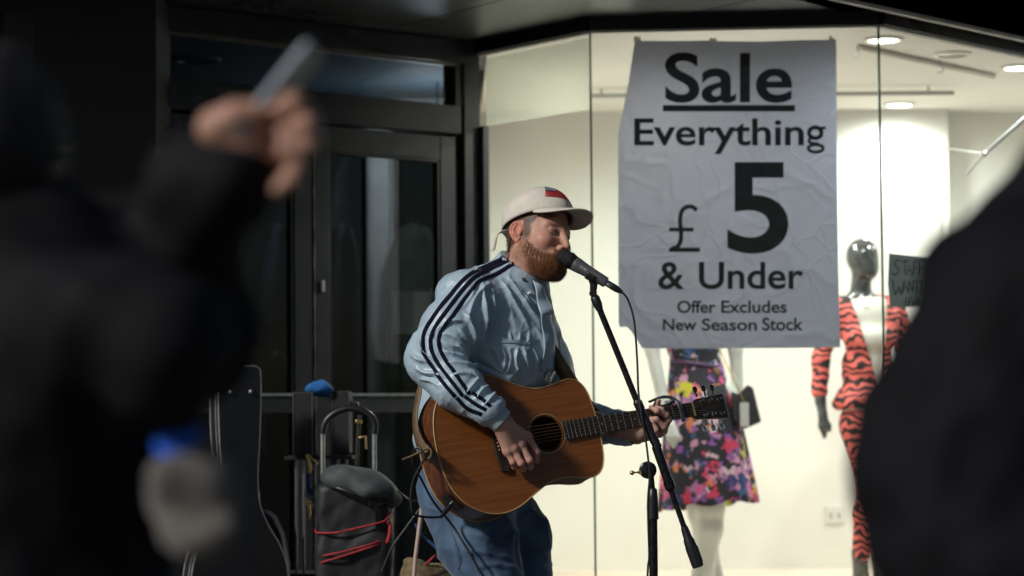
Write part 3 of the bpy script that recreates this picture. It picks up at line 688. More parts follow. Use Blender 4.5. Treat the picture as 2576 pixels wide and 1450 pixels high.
# neck, fretboard, frets
XN = .495; SC = .645
fw = lambda x: .0215 + (XN - x) / .44 * .0065
MB().prism([(XN, -fw(XN)), (XN, fw(XN)), (.058, fw(.058)), (.058, -fw(.058))], .0006, .0065, Matrix.Translation(GO) @ GM.to_4x4()).build('fretboard', m_dkwood, gt, None, bevel=.001)
nk = MB(); rws = []
for x in (.12, .165, .175, .2, .3, .4, .47, XN, XN + .012):
    d_ = .075 if x < .17 else (.045 if x < .19 else (.02 if x < .47 else .017)); row = []
    for k in range(9):
        a = math.pi * k / 8; row.append(GL(x, fw(min(x, XN)) * math.cos(a), .0004 - d_ * math.sin(a) ** .8))
    rws.append(row)
nk.add(sum(rws, []), [(i * 9 + k, i * 9 + k + 1, (i + 1) * 9 + k + 1, (i + 1) * 9 + k) for i in range(len(rws) - 1) for k in range(8)]).build('neck', m_mahog, gt, 50)
for n in range(1, 21):
    x = XN - SC * (1 - 2 ** (-n / 12))
    MB().tube([GL(x, -fw(x), .0066), GL(x, fw(x), .0066)], .0011, 6).build('fret', m_fret, gt, 60)
for n in (5, 7, 9, 12):
    x = XN - SC * (1 - 2 ** (-(n - .5) / 12)); MB().lathe(GL(x, 0, .0064), GL(x, 0, 1), [(0, .0024), (.0006, .0024)], 10).build('inlay', m_bind, gt, None)
MB().prism([(XN, -.0215), (XN + .005, -.0215), (XN + .005, .0215), (XN, .0215)], .0, .0085, Matrix.Translation(GO) @ GM.to_4x4()).build('nut', mat('bone_nut', (.50, .36, .17), .4), gt, None)
ht = R(13)
def HL(x, y, z=0): return GL(XN + .005 + x * math.cos(ht) + z * math.sin(ht), y, -x * math.sin(ht) + z * math.cos(ht) + .002)
hout = [(0, -.022), (.018, -.030), (.13, -.0375), (.134, -.034), (.134, .034), (.13, .0375), (.018, .030), (0, .022)]
n = len(hout); MB().add([HL(x, y, 0) for x, y in hout] + [HL(x, y, -.014) for x, y in hout], [tuple(range(n)), tuple(range(2 * n - 1, n - 1, -1))] + [(i, (i + 1) % n, n + (i + 1) % n, n + i) for i in range(n)]).build('headstock', mat('headstock_veneer', (.06, .032, .018), .4, var=.25, vscale=15, stretch=(1, 6, 6)), gt, None, bevel=.001)
MB().add([HL(x, y * .985, -.0142) for x, y in hout] + [HL(x, y * .985, -.017) for x, y in hout], [tuple(range(n)), tuple(range(2 * n - 1, n - 1, -1))] + [(i, (i + 1) % n, n + (i + 1) % n, n + i) for i in range(n)]).build('headstock_back', m_bind, gt, None)
me_t = put_text('headstock_script', 'Lakey', 0, 0, 1, 1, gt, lambda a, b: HL(.034 + .07 * a, -.004 + .020 * (1 - b) - .006, .0006), mat('script_gold', (.30, .19, .08), .35, .6), -.004)
tx = (.034, .070, .106); so = (-.0165, -.0099, -.0033, .0033, .0099, .0165)
posts = []
for s in (-1, 1):
    for i, x in enumerate(tx):
        p = HL(x, s * .022, .0); up_ = (HL(x, s * .022, 1) - p).normalized()
        t_ = MB().lathe(p, p + up_, [(0, .0055), (.003, .0055), (.004, .0032), (.012, .003), (.014, .0036), (.017, .003), (.0175, .0005)], 14).build('tuner_post', m_chrome, gt, 40)
        posts.append((s, x, p + up_ * .011))
        b0 = HL(x, s * .037, -.009); b1 = HL(x, s * .052, -.009); b2 = HL(x, s * .070, -.009)
        kn = MB().tube([b0, b1], .003, 8)
        dirn = (b2 - b1).normalized(); e1 = (HL(x + 1, 0, 0) - HL(x, 0, 0)).normalized()
        kn.tube([b1, b1 + dirn * .003, b1 + dirn * .009, b1 + dirn * .016, b1 + dirn * .018], [(.004, .003), (.0085, .004), (.0095, .0045), (.0085, .004), (.003, .002)], 12, True, e1)
        kn.build('tuner_button', m_chrome if s < 0 else mat('tuner_dark_chrome', (.10, .10, .10), .18, 1.0), gt, 50)
for i, y in enumerate(so):
    r_ = .00062 + .00018 * (i if False else 0) + (.0001 * (i - 2.5)) * 1
    nx = GL(XN + .003, y * 1.05, .0088); s, x, pp = sorted(posts, key=lambda q_: (q_[0], q_[1] * q_[0] * -1))[i]
    MB().tube([GL(bx_ + .0055, y * 1.55, .0128), nx, pp], max(r_, .0004), 5).build('string', m_string, gt, 60)
    MB().ball(GL(bx_ - .007, y * 1.6, .010), .003, 8, 6).build('bridge_pin', m_bind, gt, 60)
# strap button, jack plate and the leather strap
tp = GL(-.352, 0, -.055); td = -GA
MB().lathe(tp, tp + td, [(0, .006), (.004, .005), (.009, .005), (.011, .009), (.014, .009), (.015, .002)], 14).build('strap_button', m_chrome, gt, 40)
sidx = min(range(N_), key=lambda i: math.hypot(out2[i][0] + .315, out2[i][1] + .142))
a2 = Vector(out2[sidx - 3]); b2_ = Vector(out2[(sidx + 3) % N_]); mid2 = Vector(out2[sidx]); tg = (b2_ - a2).normalized(); no = Vector((tg.y, -tg.x))
if no.dot(mid2) < 0: no = -no
Mj = Matrix((GA * tg.x + GB * tg.y, GN, GA * no.x + GB * no.y)).transposed()
jc = GL(mid2.x, mid2.y, -.052)
MB().box(jc + Mj @ Vector((0, 0, .003)), (.062, .046, .008), Mj).build('jack_plate', m_blkp, gt, None, bevel=.003)
jk = jc + Mj @ Vector((.0, 0, .006)); jdv = Mj @ Vector((0, 0, 1))
MB().lathe(jk, jk + jdv, [(0, .008), (.006, .008), (.007, .005)], 14).build('jack_socket', m_chrome, gt, 40)
def ribbon(path, width, dirs, thick=.003):
    b = MB(); vs_ = []
    for p, d in zip(path, dirs):
        p = Vector(p); d = Vector(d).normalized() * width / 2; vs_ += [p - d, p + d]
    b.add(vs_, [(2 * i, 2 * i + 1, 2 * i + 3, 2 * i + 2) for i in range(len(path) - 1)]); return b
sp = [P(1076, 1142, 6.745), P(1064, 1130, 6.78), P(1049, 1095, 6.86), P(1044, 1050, 6.90), P(1051, 1005, 6.92), P(1058, 960, 6.94), P(1075, 900, 7.05), P(1120, 800, 7.22), P(1220, 715, 7.32), P(1300, 690, 7.24), P(1325, 735, 7.17), P(1350, 810, 7.11), P(1388, 885, 7.06), P(1428, 950, 7.05), P(1470, 1012, 7.06), P(1490, 1035, 7.09)]
spc = [Vector(q) for q in crom([tuple(q) for q in sp], 5)]
sd = []
for i in range(len(spc)):
    t = (spc[min(i + 1, len(spc) - 1)] - spc[max(0, i - 1)]).normalized(); view = (spc[i] - Vector((0, 6.0, 1.2))).normalized()
    f_ = i / len(spc); sd.append(t.cross(Vector((.93, .38, 0)) if f_ < .5 else Vector((.5, .85, .1))).normalized())
ribbon(spc, .046, sd).build('strap', m_leather, gt, 180, solid=.003)
# leather thong tied at the strap button
th = [P(1012, 1157, 6.73), P(1040, 1146, 6.735), P(1062, 1134, 6.735), P(1078, 1128, 6.73), P(1086, 1138, 6.728), P(1080, 1154, 6.732), P(1070, 1146, 6.74)]
MB().tube(crom([tuple(q) for q in th], 5), .0035, 8).build('strap_tie', m_leather, gt, 60)

# ---- capo
cx_ = .448
cp = empty('capo', GL(cx_, 0, 0), 'grey spring capo clamped across the guitar neck', 'capo')
m_capo = mat('capo_metal', (.10, .10, .105), .35, .7, var=.15, vscale=60)
MB().tube([GL(cx_, -.034, .013), GL(cx_ - .001, 0, .0155), GL(cx_ - .003, .026, .016), GL(cx_ - .006, .036, .006)], [(.0065, .004)] * 4, 10, True, GA).build('bar', m_capo, cp, 60)
MB().tube([Vector(q) for q in crom([tuple(GL(cx_ - .004, .033, .010)), tuple(GL(cx_ - .018, .047, .002)), tuple(GL(cx_ - .045, .052, -.006)), tuple(GL(cx_ - .085, .045, -.010))], 6)], [(.007, .004)] * 6 + [(.006, .0035)] * 6 + [(.0045, .003)] * 7, 10, True, GA).build('lever', m_capo, cp, 60)
MB().tube([GL(cx_ - .006, .034, .002), GL(cx_ - .012, .030, -.02), GL(cx_ - .03, .028, -.03), GL(cx_ - .05, .03, -.03)], .0055, 10).build('jaw', m_capo, cp, 60)
sg = [GL(cx_ - .018 - .0006 * i, .036, -.006) + GB * .004 * math.cos(i * .9) + GN * .004 * math.sin(i * .9) for i in range(30)]
MB().tube(sg, .0008, 5).build('spring', m_chrome, cp, 60)

# ---- cable from the jack, looping past the strap and down the leg
cb = [jk + jdv * .004, jk + jdv * .05, P(1045, 1296, 6.74), P(1034, 1265, 6.735), P(1038, 1215, 6.735), P(1058, 1172, 6.73), P(1068, 1150, 6.728), P(1056, 1128, 6.735), P(1040, 1136, 6.745), P(1040, 1170, 6.76), P(1062, 1210, 6.80), P(1090, 1262, 6.86), P(1135, 1318, 6.90), P(1165, 1365, 6.885), P(1200, 1425, 6.87), P(1230, 1500, 6.87), P(1240, 1750, 6.88), P(1235, 2020, 6.85), Vector((-.3, 6.6, .006)), Vector((-.9, 6.9, .006))]
ce = empty('guitar_cable', (-.3, 6.6, 0), 'black instrument cable plugged into the guitar, looped by its tail', 'cable')
MB().tube([Vector(q) for q in crom([tuple(q) for q in cb], 8)], .0034, 8).build('cord', m_blkp, ce, 60)
MB().lathe(jk + jdv * .004, jk + jdv, [(0, .004), (.004, .0075), (.03, .007), (.05, .0045)], 12).build('plug', m_blkp, ce, 40)

# ================================================================== MICROPHONE AND STAND
Ym = 6.955
ma, mb_ = P(1420, 648, Ym), P(1524, 711, Ym - .02); md = (mb_ - ma).normalized()
mc = empty('microphone', P(1500, 720, Ym), 'black and grey vocal microphone at the singer\'s mouth', 'microphone')
rb_ = .0235
prof = [(-rb_ + .0005, .003)] + [(-rb_ * math.cos(a), rb_ * math.sin(a)) for a in (.35, .6, .85, 1.1, 1.35, 1.57)] + [(.012, .0236), (.014, .0248), (.022, .0248), (.024, .0236), (.036, .0215)]
m_mesh = mat('mic_grille', (.018, .018, .018), .45, .6)
nn = m_mesh.node_tree.nodes; ll = m_mesh.node_tree.links; tcn = nn.new('ShaderNodeTexCoord')
vo = nn.new('ShaderNodeTexVoronoi'); vo.inputs['Scale'].default_value = 420; ll.new(tcn.outputs['Object'], vo.inputs['Vector'])
bpn = nn.new('ShaderNodeBump'); bpn.inputs['Distance'].default_value = .002; bpn.inputs['Strength'].default_value = .9; bpn.invert = True; ll.new(vo.outputs['Distance'], bpn.inputs['Height']); ll.new(bpn.outputs[0], nn['Principled BSDF'].inputs['Normal'])
MB().lathe(ma, mb_, prof, 30).build('grille', m_mesh, mc, 40)
MB().lathe(ma, mb_, [(.0125, .0240), (.0135, .0254), (.0155, .0254), (.0165, .0240)], 30).build('grille_ring', m_blkp, mc, 40)
MB().lathe(ma, mb_, [(.030, .0200), (.034, .0220), (.045, .0212), (.075, .0180), (.11, .0165), (.138, .0158), (.142, .0145), (.143, .008)], 26).build('handle', mat('mic_grey_paint', (.15, .155, .16), .36, .5), mc, 40)
MB().lathe(ma, mb_, [(.142, .0085), (.144, .0098), (.158, .0098), (.160, .0088)], 18).build('connector', m_chrome, mc, 40)
MB().lathe(ma, mb_, [(.158, .0092), (.162, .0102), (.180, .0098), (.182, .0085), (.186, .0085), (.188, .0072), (.196, .0055)], 18).build('connector_boot', m_blkp, mc, 40)
tn_ = Vector((0, -1, 0)); tn_ = (tn_ - md * tn_.dot(md)).normalized(); tu_ = tn_.cross(md) * -1
put_text('handle_lettering', 'SHURE', 0, 0, 1, 1, mc, lambda a, b: ma + md * (.056 + .022 * a) + tn_ * .0212 + tu_ * (.0035 * (1 - 2 * b)), mat('mic_lettering', (.42, .42, .42), .5), .01)
ct = ma + md * .195
ci = [ct, ct + md * .012 + Vector((0, 0, -.004)), P(1582, 760, 6.93), P(1594, 800, 6.925), P(1600, 860, 6.92), P(1604, 930, 6.92), P(1606, 985, 6.915), P(1613, 1040, 6.905), P(1622, 1090, 6.90), P(1630, 1150, 6.895), P(1634, 1200, 6.895), P(1630, 1260, 6.895), P(1631, 1330, 6.895), P(1633, 1400, 6.895), P(1629, 1470, 6.895), P(1632, 1800, 6.90), P(1630, 2060, 6.88), Vector((.7, 6.6, .006)), Vector((1.4, 6.4, .006))]
mcab = empty('microphone_cable', (.7, 6.6, 0), 'thin black cable hanging from the microphone along its stand', 'cable')
MB().tube([Vector(q) for q in crom([tuple(q) for q in ci], 7)], .0031, 8).build('cord', mat('cable_rubber', (.02, .017, .022), .4), mcab, 60)
st = empty('microphone_stand', P(1645, 2080, 6.92), 'black boom microphone stand with tape wrapped around the boom', 'microphone stand')
m_std = mat('stand_black_metal', (.014, .014, .015), .28, .5, var=.4, vscale=60, rvar=.12)
b_top = P(1492, 738, 6.952); b_mid = P(1643, 1112, 6.915); b_end = P(1724, 1335, 6.905); b_tip = P(1757, 1428, 6.90)
MB().tube([b_top, P(1560, 905, 6.935), b_mid], .0092, 12).build('boom_tube', m_std, st, 60)
# clip
cl0 = ma + md * .078
cb_ = MB(); dn_ = (b_top - (ma + md * .105)).normalized(); dn_ = (dn_ - md * dn_.dot(md)).normalized(); sn_ = md.cross(dn_); rows_ = []
for t in (.082, .088, .105, .112):
    for rr_ in (.0184, .0208):
        rows_ += [ma + md * t + (dn_ * math.cos(q) + sn_ * math.sin(q)) * rr_ for q in [R(-105) + R(210) * i / 14 for i in range(15)]]
fs_ = []
for i in range(3):
    for k in range(14):
        for lay in (0, 1): o1 = (2 * i + lay) * 15; o2 = (2 * i + 2 + lay) * 15; fs_.append((o1 + k, o1 + k + 1, o2 + k + 1, o2 + k))
cb_.add(rows_, fs_)
cb_.build('clip', m_blkp, st, 60, solid=.001)
MB().tube([ma + md * .092, ma + md * .102 + (b_top - ma - md * .102) * .5, b_top], [(.013, .016), (.009, .013), (.009, .010)], 12).build('clip_arm', m_blkp, st, 60)
MB().lathe(b_top + Vector((0, .014, 0)), b_top + Vector((0, -1, 0)), [(0, .011), (.028, .011), (.030, .009)], 16).build('clip_pivot', m_blkp, st, 40)
bd = (b_mid - b_top).normalized()
MB().lathe(b_top + bd * .006, b_mid, [(0, .0085), (.008, .0135), (.032, .0135), (.036, .0115), (.045, .0105)], 16).build('boom_collar', m_blkp, st, 40)
# tape wrap
tw = MB(); t0_ = P(1602, 1008, 6.925); t1_ = P(1655, 1128, 6.913); tdn = (t1_ - t0_); rr = []
prf = [(tdn.length * i / 22, .0108 + .0022 * abs(math.sin(i * 1.9)) + .0012 * math.sin(i * .7)) for i in range(23)]
tw.lathe(t0_, t1_, prf, 16).build('tape_wrap', mat('black_tape', (.014, .014, .016), .22, .1, var=.4, vscale=70, bump=.4, bscale=90), st, 60)
bd2 = (b_end - b_mid).normalized()
MB().lathe(P(1650, 1122, 6.912), b_end, [(0, .0125), (.003, .0135), (.062, .0132), (.105, .0132), (.107, .0155), (.128, .0155), (.131, .0125), (.134, .011)], 18).build('boom_clamp_sleeve', m_std, st, 40)
MB().tube([P(1676, 1200, 6.91), b_end], .0082, 12).build('boom_tail', m_std, st, 60)
L_ = (b_tip - b_end).length
gp = MB(); gp.lathe(b_end, b_tip, [(-.012, .0095), (0, .0115), (.02, .0125), (.03, .0158), (.055, .0170), (L_ - .01, .0172), (L_ - .002, .0160), (L_, .012)], 22); gp.build('counterweight_grip', m_blkp, st, 40)
for i in range(10):
    a = 2 * math.pi * i / 10; e1 = bd2.orthogonal().normalized(); e2 = bd2.cross(e1); o_ = (e1 * math.cos(a) + e2 * math.sin(a)) * .0168
    MB().tube([b_end + bd2 * .05 + o_, b_end + bd2 * (L_ - .012) + o_], .0016, 5).build('grip_rib', m_blkp, st, 60)
pv = P(1637, 1183, 6.925)
MB().lathe(pv + Vector((-.008, .02, 0)), pv + Vector((-.008, -1, 0)), [(0, .021), (.004, .025), (.022, .025), (.026, .020)], 24).build('boom_pivot', m_std, st, 40)
MB().tube([P(1604, 1189, 6.925), P(1632, 1187, 6.925)], .0035, 8).build('pivot_screw', m_gold, st, 60); MB().ball(P(1590, 1190, 6.925), .0068).build('screw_knob', m_gold, st)
MB().tube([P(1590, 1190, 6.925), P(1612, 1188, 6.925)], .0024, 8).build('screw_lever', m_gold, st, 60); MB().tube([P(1613, 1184, 6.925), P(1613, 1194, 6.925)], .0055, 8).build('screw_wing', m_gold, st, 60)
p1_ = P(1641, 1232, 6.93)
MB().tube([pv + Vector((0, 0, -.01)), p1_], .0085, 12).build('upper_pole', m_std, st, 60)
z1_ = P(1641, 1228, 6.93).z; z2_ = P(1645, 1306, 6.93).z; xx, yy = p1_.x + .001, 6.93
MB().lathe((xx, yy, z1_), (xx, yy, 0), [(0, .0085), (.004, .0125), (.03, .0150), (z1_ - z2_ - .006, .0165), (z1_ - z2_, .0165), (z1_ - z2_ + .002, .013)], 20).build('height_clutch', m_blkp, st, 40)
MB().tube([(xx, yy, z2_), (xx, yy, .11)], .0125, 14).build('lower_pole', m_std, st, 60)
MB().lathe((xx, yy, .16), (xx, yy, 0), [(0, .014), (.01, .022), (.05, .022), (.06, .014)], 16).build('leg_hub', m_blkp, st, 40)
for k in range(3):
    a = 2 * math.pi * k / 3 + .4; d_ = Vector((math.cos(a), math.sin(a), 0)); c_ = Vector((xx, yy, .12))
    lg = MB().tube([c_ + d_ * .018, c_ + d_ * .34 + Vector((0, 0, -.105))], .008, 10).build('leg', m_std, st, 60)
    MB().lathe(c_ + d_ * .33 + Vector((0, 0, -.102)), c_ + d_ * 1.33 + Vector((0, 0, -.43)), [(0, .0095), (.035, .011), (.037, .008)], 10).build('foot', m_blkp, lg, 40)
# ================================================================== SINGER
A3 = lambda *cols: np.array([list(c_) for c_ in cols], np.float32).T       # columns = axes
psi = R(50); F0 = Vector((math.sin(psi), -math.cos(psi), 0)); U0 = Vector((0, 0, 1)); L0 = U0.cross(F0)
hr, hp_ = R(15), R(1)
hL = L0 * math.cos(hr) - U0 * math.sin(hr); hU = U0 * math.cos(hr) + L0 * math.sin(hr)
hF = F0 * math.cos(hp_) + hU * math.sin(hp_); hU = hU * math.cos(hp_) - F0 * math.sin(hp_)
HA = A3(hF, hL, hU)
EAR = (-.018, -.077, -.014)
HO = np.array(P(1300, 586, 7.02), np.float32) - HA @ np.array(EAR, np.float32)
def H2W(q): return np.asarray(q, np.float32) @ HA.T + HO
def W2H(p): return (np.asarray(p, np.float32) - HO) @ HA
def HP(x, y, z): return Vector(H2W([[x, y, z]])[0])
neck_base = W2H([P(1306, 715, 7.10)])[0]
def head_sdf(p):
    d = s_ell(p, (-.012, 0, .030), (.100, .078, .093))
    d = smin(d, s_ell(p, (.028, 0, -.045), (.062, .060, .074)), .045)
    d = smin(d, s_cap(p, (.066, 0, -.100), (.072, 0, -.106), .024), .035)
    for s in (-1, 1):
        d = smin(d, s_cap(p, (-.008, s * .056, -.062), (.060, s * .018, -.104), .021, .020), .03)
        d = smin(d, s_ell(p, (.060, s * .043, -.034), (.026, .022, .022)), .025)          # cheek
        d = smin(d, s_cap(p, (.084, s * .012, .020), (.066, s * .047, .016), .011, .009), .016)  # brow
        d = smax(d, -s_ell(p, (.098, s * .031, -.002), (.020, .017, .0125)), .014)           # socket
        d = smin(d, s_ell(p, (.074, s * .031, -.001), (.0135, .0165, .0115)), .004)         # lids
        d = smin(d, s_cap(p, (.0865, s * .018, .0052), (.080, s * .043, .0035), .0032), .005)  # upper lid fold
    d = smin(d, s_cap(p, (.089, 0, .010), (.1145, 0, -.041), .0075, .0100), .015)            # nose
    for s in (-1, 1): d = smin(d, s_ell(p, (.101, s * .0115, -.046), (.011, .0075, .0075)), .008)
    d = smax(d, -s_ell(p, (.108, .007, -.054), (.006, .0035, .004)), .004); d = smax(d, -s_ell(p, (.108, -.007, -.054), (.006, .0035, .004)), .004)
    d = smin(d, s_ell(p, (.082, 0, -.070), (.018, .030, .020)), .02)
    d = smax(d, -s_ell(p, (.103, 0, -.0735), (.014, .018, .0055)), .005)                    # open mouth
    d = smin(d, s_cap(p, (.098, -.014, -.0665), (.098, .014, -.0665), .0042), .006); d = smin(d, s_cap(p, (.096, -.013, -.0815), (.096, .013, -.0815), .0052), .006)
    # beard and moustache volume
    bd_ = smin(s_ell(p, (.050, 0, -.096), (.050, .050, .032)), s_cap(p, (.012, -.060, -.060), (.060, -.030, -.100), .020, .022), .03)
    bd_ = smin(bd_, s_cap(p, (.012, .060, -.060), (.060, .030, -.100), .020, .022), .03)
    bd_ = smin(bd_, s_ell(p, (.070, 0, -.106), (.027, .027, .021)), .02)
    bd_ = smax(bd_, -s_ell(p, (.104, 0, -.074), (.018, .020, .010)), .01)
    bd_ = bd_ + .0022 * np.sin(p[:, 0] * 420 + 3 * np.sin(p[:, 2] * 130)) * np.sin(p[:, 1] * 390 + 2 * np.sin(p[:, 2] * 170))
    d = smin(d, bd_, .012)
    for s in (-1, 1): d = smin(d, s_cap(p, (.101, s * .005, -.0575), (.088, s * .026, -.068), .0052, .005), .006)
    # ears
    for s in (-1, 1):
        hx = crom([(-.002, .0750, -.010), (-.004, .0765, .006), (-.014, .0800, .0165), (-.027, .0850, .0140), (-.0345, .0880, .001), (-.0340, .0875, -.014), (-.027, .0830, -.027), (-.018, .0785, -.037), (-.010, .0760, -.039), (-.006, .0750, -.030)], 2)
        e_ = s_chain(p, [(q[0], s * q[1], q[2]) for q in hx], [.0036] * 11 + [.0040] * 4 + [.0052] * 3 + [.0036] * 3, .002)
        ax_ = A3((math.cos(.42), -s * math.sin(.42), .06), (s * math.sin(.42), math.cos(.42), 0), (-.06, 0, 1))
        e_ = smin(e_, s_ell(p, (-.019, s * .0785, -.010), (.0150, .0032, .0250), ax_), .004)
        e_ = smin(e_, s_chain(p, [(-.020, s * .0835, .008), (-.0255, s * .0862, -.004), (-.0235, s * .0845, -.018), (-.014, s * .0800, -.026)], [.0026, .003, .003, .0028], .003), .003)
        e_ = smin(e_, s_cap(p, (-.004, s * .0780, -.010), (-.004, s * .0775, -.018), .0042), .004)
        d = smin(d, e_, .004)
    d = smin(d, s_cap(p, (-.032, 0, -.050), neck_base, .058, .066), .03)
    d = smin(d, s_cap(p, (.02, -.03, -.085), neck_base + np.array((.02, 0, 0)), .024, .03), .03)
    return d
hv, hf = sdf_mesh(head_sdf, (-.16, -.115, -.25), (.15, .115, .14), .0026)
def sst(a, b, x): t = np.clip((x - a) / (b - a), 0, 1); return t * t * (3 - 2 * t)
x_, y_, z_ = hv.T
skin = np.array((.50, .27, .19)); hairc = np.array((.062, .034, .019)); ging = np.array((.165, .066, .023))
ns_ = vnoise(hv, 120, 3) * .006
hline = np.where(x_ > -.012, .005 + 1.2 * np.maximum(x_ - .02, 0), -.058 + .5 * (x_ + .05))
hm = sst(-.012, .010, z_ - hline + ns_) * (1 - sst(.054, .066, x_ + ns_)) * .92
hm = np.maximum(hm, sst(.03, .037, z_ + ns_) * sst(.05, .06, x_) * sst(.02, .04, np.abs(y_)) * .75)
hm = np.maximum(hm, sst(.048, .056, np.abs(y_)) * sst(-.010, .002, x_ + ns_) * (1 - sst(.022, .034, x_ + ns_ - .2 * np.clip(z_, 0, .1))) * sst(-.045, -.02, z_) * (1 - sst(.07, .09, z_)) * .8)
hm = hm * np.where((np.abs(y_) > .074) & (x_ > -.045) & (x_ < .002) & (z_ < .024) & (z_ > -.05), .0, 1)
bl = np.interp(x_, [-.01, .012, .03, .06, .085, .12], [-.012, -.022, -.044, -.060, -.066, -.066])
bm = sst(-.010, .012, bl - z_ + ns_) * sst(-.020, .042, x_ + ns_ - .35 * np.clip(-.06 - z_, 0, .03)) * (1 - sst(.0, .03, -(z_ + .118) - .0 + .25 * (.03 - x_)))
mu = (np.abs(z_ + .0605) < .0065) & (np.abs(y_) < .028) & (x_ > .084); bm = np.where(mu, .9, bm)
lip = (np.abs(y_) < .020) & (x_ > .088) & (z_ < -.0655) & (z_ > -.087); bm = np.where(lip, bm * .15, bm)
tint = skin[None] * (1 + .0 * x_[:, None])
rosy = np.exp(-(((x_ - .07) / .03) ** 2 + ((np.abs(y_) - .045) / .025) ** 2 + ((z_ + .035) / .022) ** 2)) + np.exp(-(((x_ - .112) / .014) ** 2 + (y_ / .016) ** 2 + ((z_ + .043) / .014) ** 2))
tint = tint * (1 - rosy[:, None] * np.array((.02, .22, .22)))
earm = (np.abs(y_) > .074) & (x_ < .004) & (x_ > -.045) & (z_ < .022) & (z_ > -.05); tint = np.where(earm[:, None], tint * np.array((1.08, .82, .78)), tint)
tint = tint * (1 - hm[:, None]) + hairc * hm[:, None]; tint = tint * (1 - .92 * bm[:, None]) + ging * .92 * bm[:, None]
tint = np.where(lip[:, None], np.array((.36, .13, .10)), tint)
inm = ((np.abs(y_) < .019) & (z_ < -.0685) & (z_ > -.0790) & (x_ > .07)); tint = np.where(inm[:, None], np.array((.05, .015, .012)), tint)
brow = np.exp(-((z_ - .0175 - .04 * (np.abs(y_) - .03)) / .0045) ** 2) * (np.abs(y_) > .012) * (np.abs(y_) < .05) * (x_ > .06); tint = tint * (1 - .6 * brow[:, None]) + np.array((.13, .06, .03)) * .6 * brow[:, None]
head_w = H2W(hv)

# ---- hands
def gface(u, v, off):
    """point off metres in front of the guitar's face plane along the sight line"""
    d = _f + _r * ((u - 1288) / FPX) + _u * ((725 - v) / FPX); n_ = GN
    t = ((GO + GN * off) - CAM).dot(n_) / d.dot(n_); return CAM + d * t
def finger(p, pts, rad): return s_chain(p, [tuple(q) for q in pts], rad, .006)
wR = P(1258, 1058, 6.815); wR0 = P(1215, 1018, 6.82)
mcp = [gface(1328, 1098, .058), gface(1311, 1116, .062), gface(1293, 1128, .058), gface(1277, 1134, .050)]
pip = [gface(1351, 1138, .050), gface(1332, 1158, .058), gface(1311, 1166, .055), gface(1290, 1163, .047)]
dip = [gface(1349, 1158, .030), gface(1334, 1174, .032), gface(1316, 1180, .030), gface(1295, 1175, .024)]
tip = [gface(1336, 1150, .014), gface(1326, 1162, .013), gface(1312, 1168, .012), gface(1298, 1166, .010)]
def handR(p):
    d = s_cap(p, wR0, wR, .030, .026)
    kn = wR
    for i in range(4):
        a0 = wR + (mcp[i] - wR) * .12
        d = smin(d, s_cap(p, a0, mcp[i] - GN * .006, .019, .0128), .022)
    fg_ = None
    for i, r in enumerate((.0098, .0102, .0098, .0088)):
        e_ = finger(p, [mcp[i] - GN * .003, pip[i], dip[i], tip[i]], [r * 1.12, r * 1.0, r * .92, r * .75])
        fg_ = e_ if fg_ is None else smin(fg_, e_, .0035)
    d = smin(d, fg_, .009)
    for i in range(4): d = smin(d, s_ell(p, mcp[i], (.0115, .0115, .0115)), .008)
    th_ = s_chain(p, [wR + (mcp[0] - wR) * .25 - GN * .012, gface(1318, 1098, .022), gface(1338, 1130, .014), gface(1346, 1150, .012)], [.016, .0125, .0105, .008], .006)
    return smin(d, th_, .012)
lo = np.array([min(q[i] for q in mcp + pip + tip + [wR0, wR]) - .05 for i in range(3)]); hi = np.array([max(q[i] for q in mcp + pip + tip + [wR0, wR]) + .05 for i in range(3)])
rv, rf = sdf_mesh(handR, lo, hi, .0018)
# left hand round the neck
def nk_(u, v, off): return gface(u, v, off)
wL = nk_(1603, 1091, -.025); wL0 = nk_(1560, 1080, -.03)
lm = [nk_(1668, 1072, -.030), nk_(1668, 1084, -.024), nk_(1660, 1090, -.016), nk_(1646, 1092, -.008)]
lpip = [nk_(1676, 1046, .018), nk_(1682, 1056, .012), nk_(1670, 1074, .024), nk_(1650, 1082, .026)]
ldip = [nk_(1653, 1034, .024), nk_(1664, 1032, .018), nk_(1651, 1056, .028), nk_(1641, 1062, .026)]
ltip = [nk_(1637, 1025, .012), nk_(1652, 1026, .010), nk_(1638, 1054, .015), nk_(1634, 1062, .015)]
def handL(p):
    d = s_cap(p, wL0, wL, .027, .026)
    for i in range(4): d = smin(d, s_cap(p, wL + (lm[i] - wL) * .15, lm[i], .017, .012), .018)
    fg_ = None
    for i, r in enumerate((.0094, .0098, .0094, .0086)):
        e_ = finger(p, [lm[i], lpip[i], ldip[i], ltip[i]], [r * 1.1, r * 1.02, r * .92, r * .74]); fg_ = e_ if fg_ is None else smin(fg_, e_, .003)
    d = smin(d, fg_, .007)
    th_ = s_chain(p, [nk_(1625, 1085, -.03), nk_(1638, 1050, -.036), nk_(1650, 1025, -.024), nk_(1655, 1010, -.010)], [.017, .0135, .0112, .009], .006)
    return smin(d, th_, .012)
al = lm + lpip + ltip + [wL0, wL, nk_(1655, 1010, -.01), nk_(1638, 1050, -.036)]
lo = np.array([min(q[i] for q in al) - .05 for i in range(3)]); hi = np.array([max(q[i] for q in al) + .05 for i in range(3)])
lv, lf = sdf_mesh(handL, lo, hi, .0018)
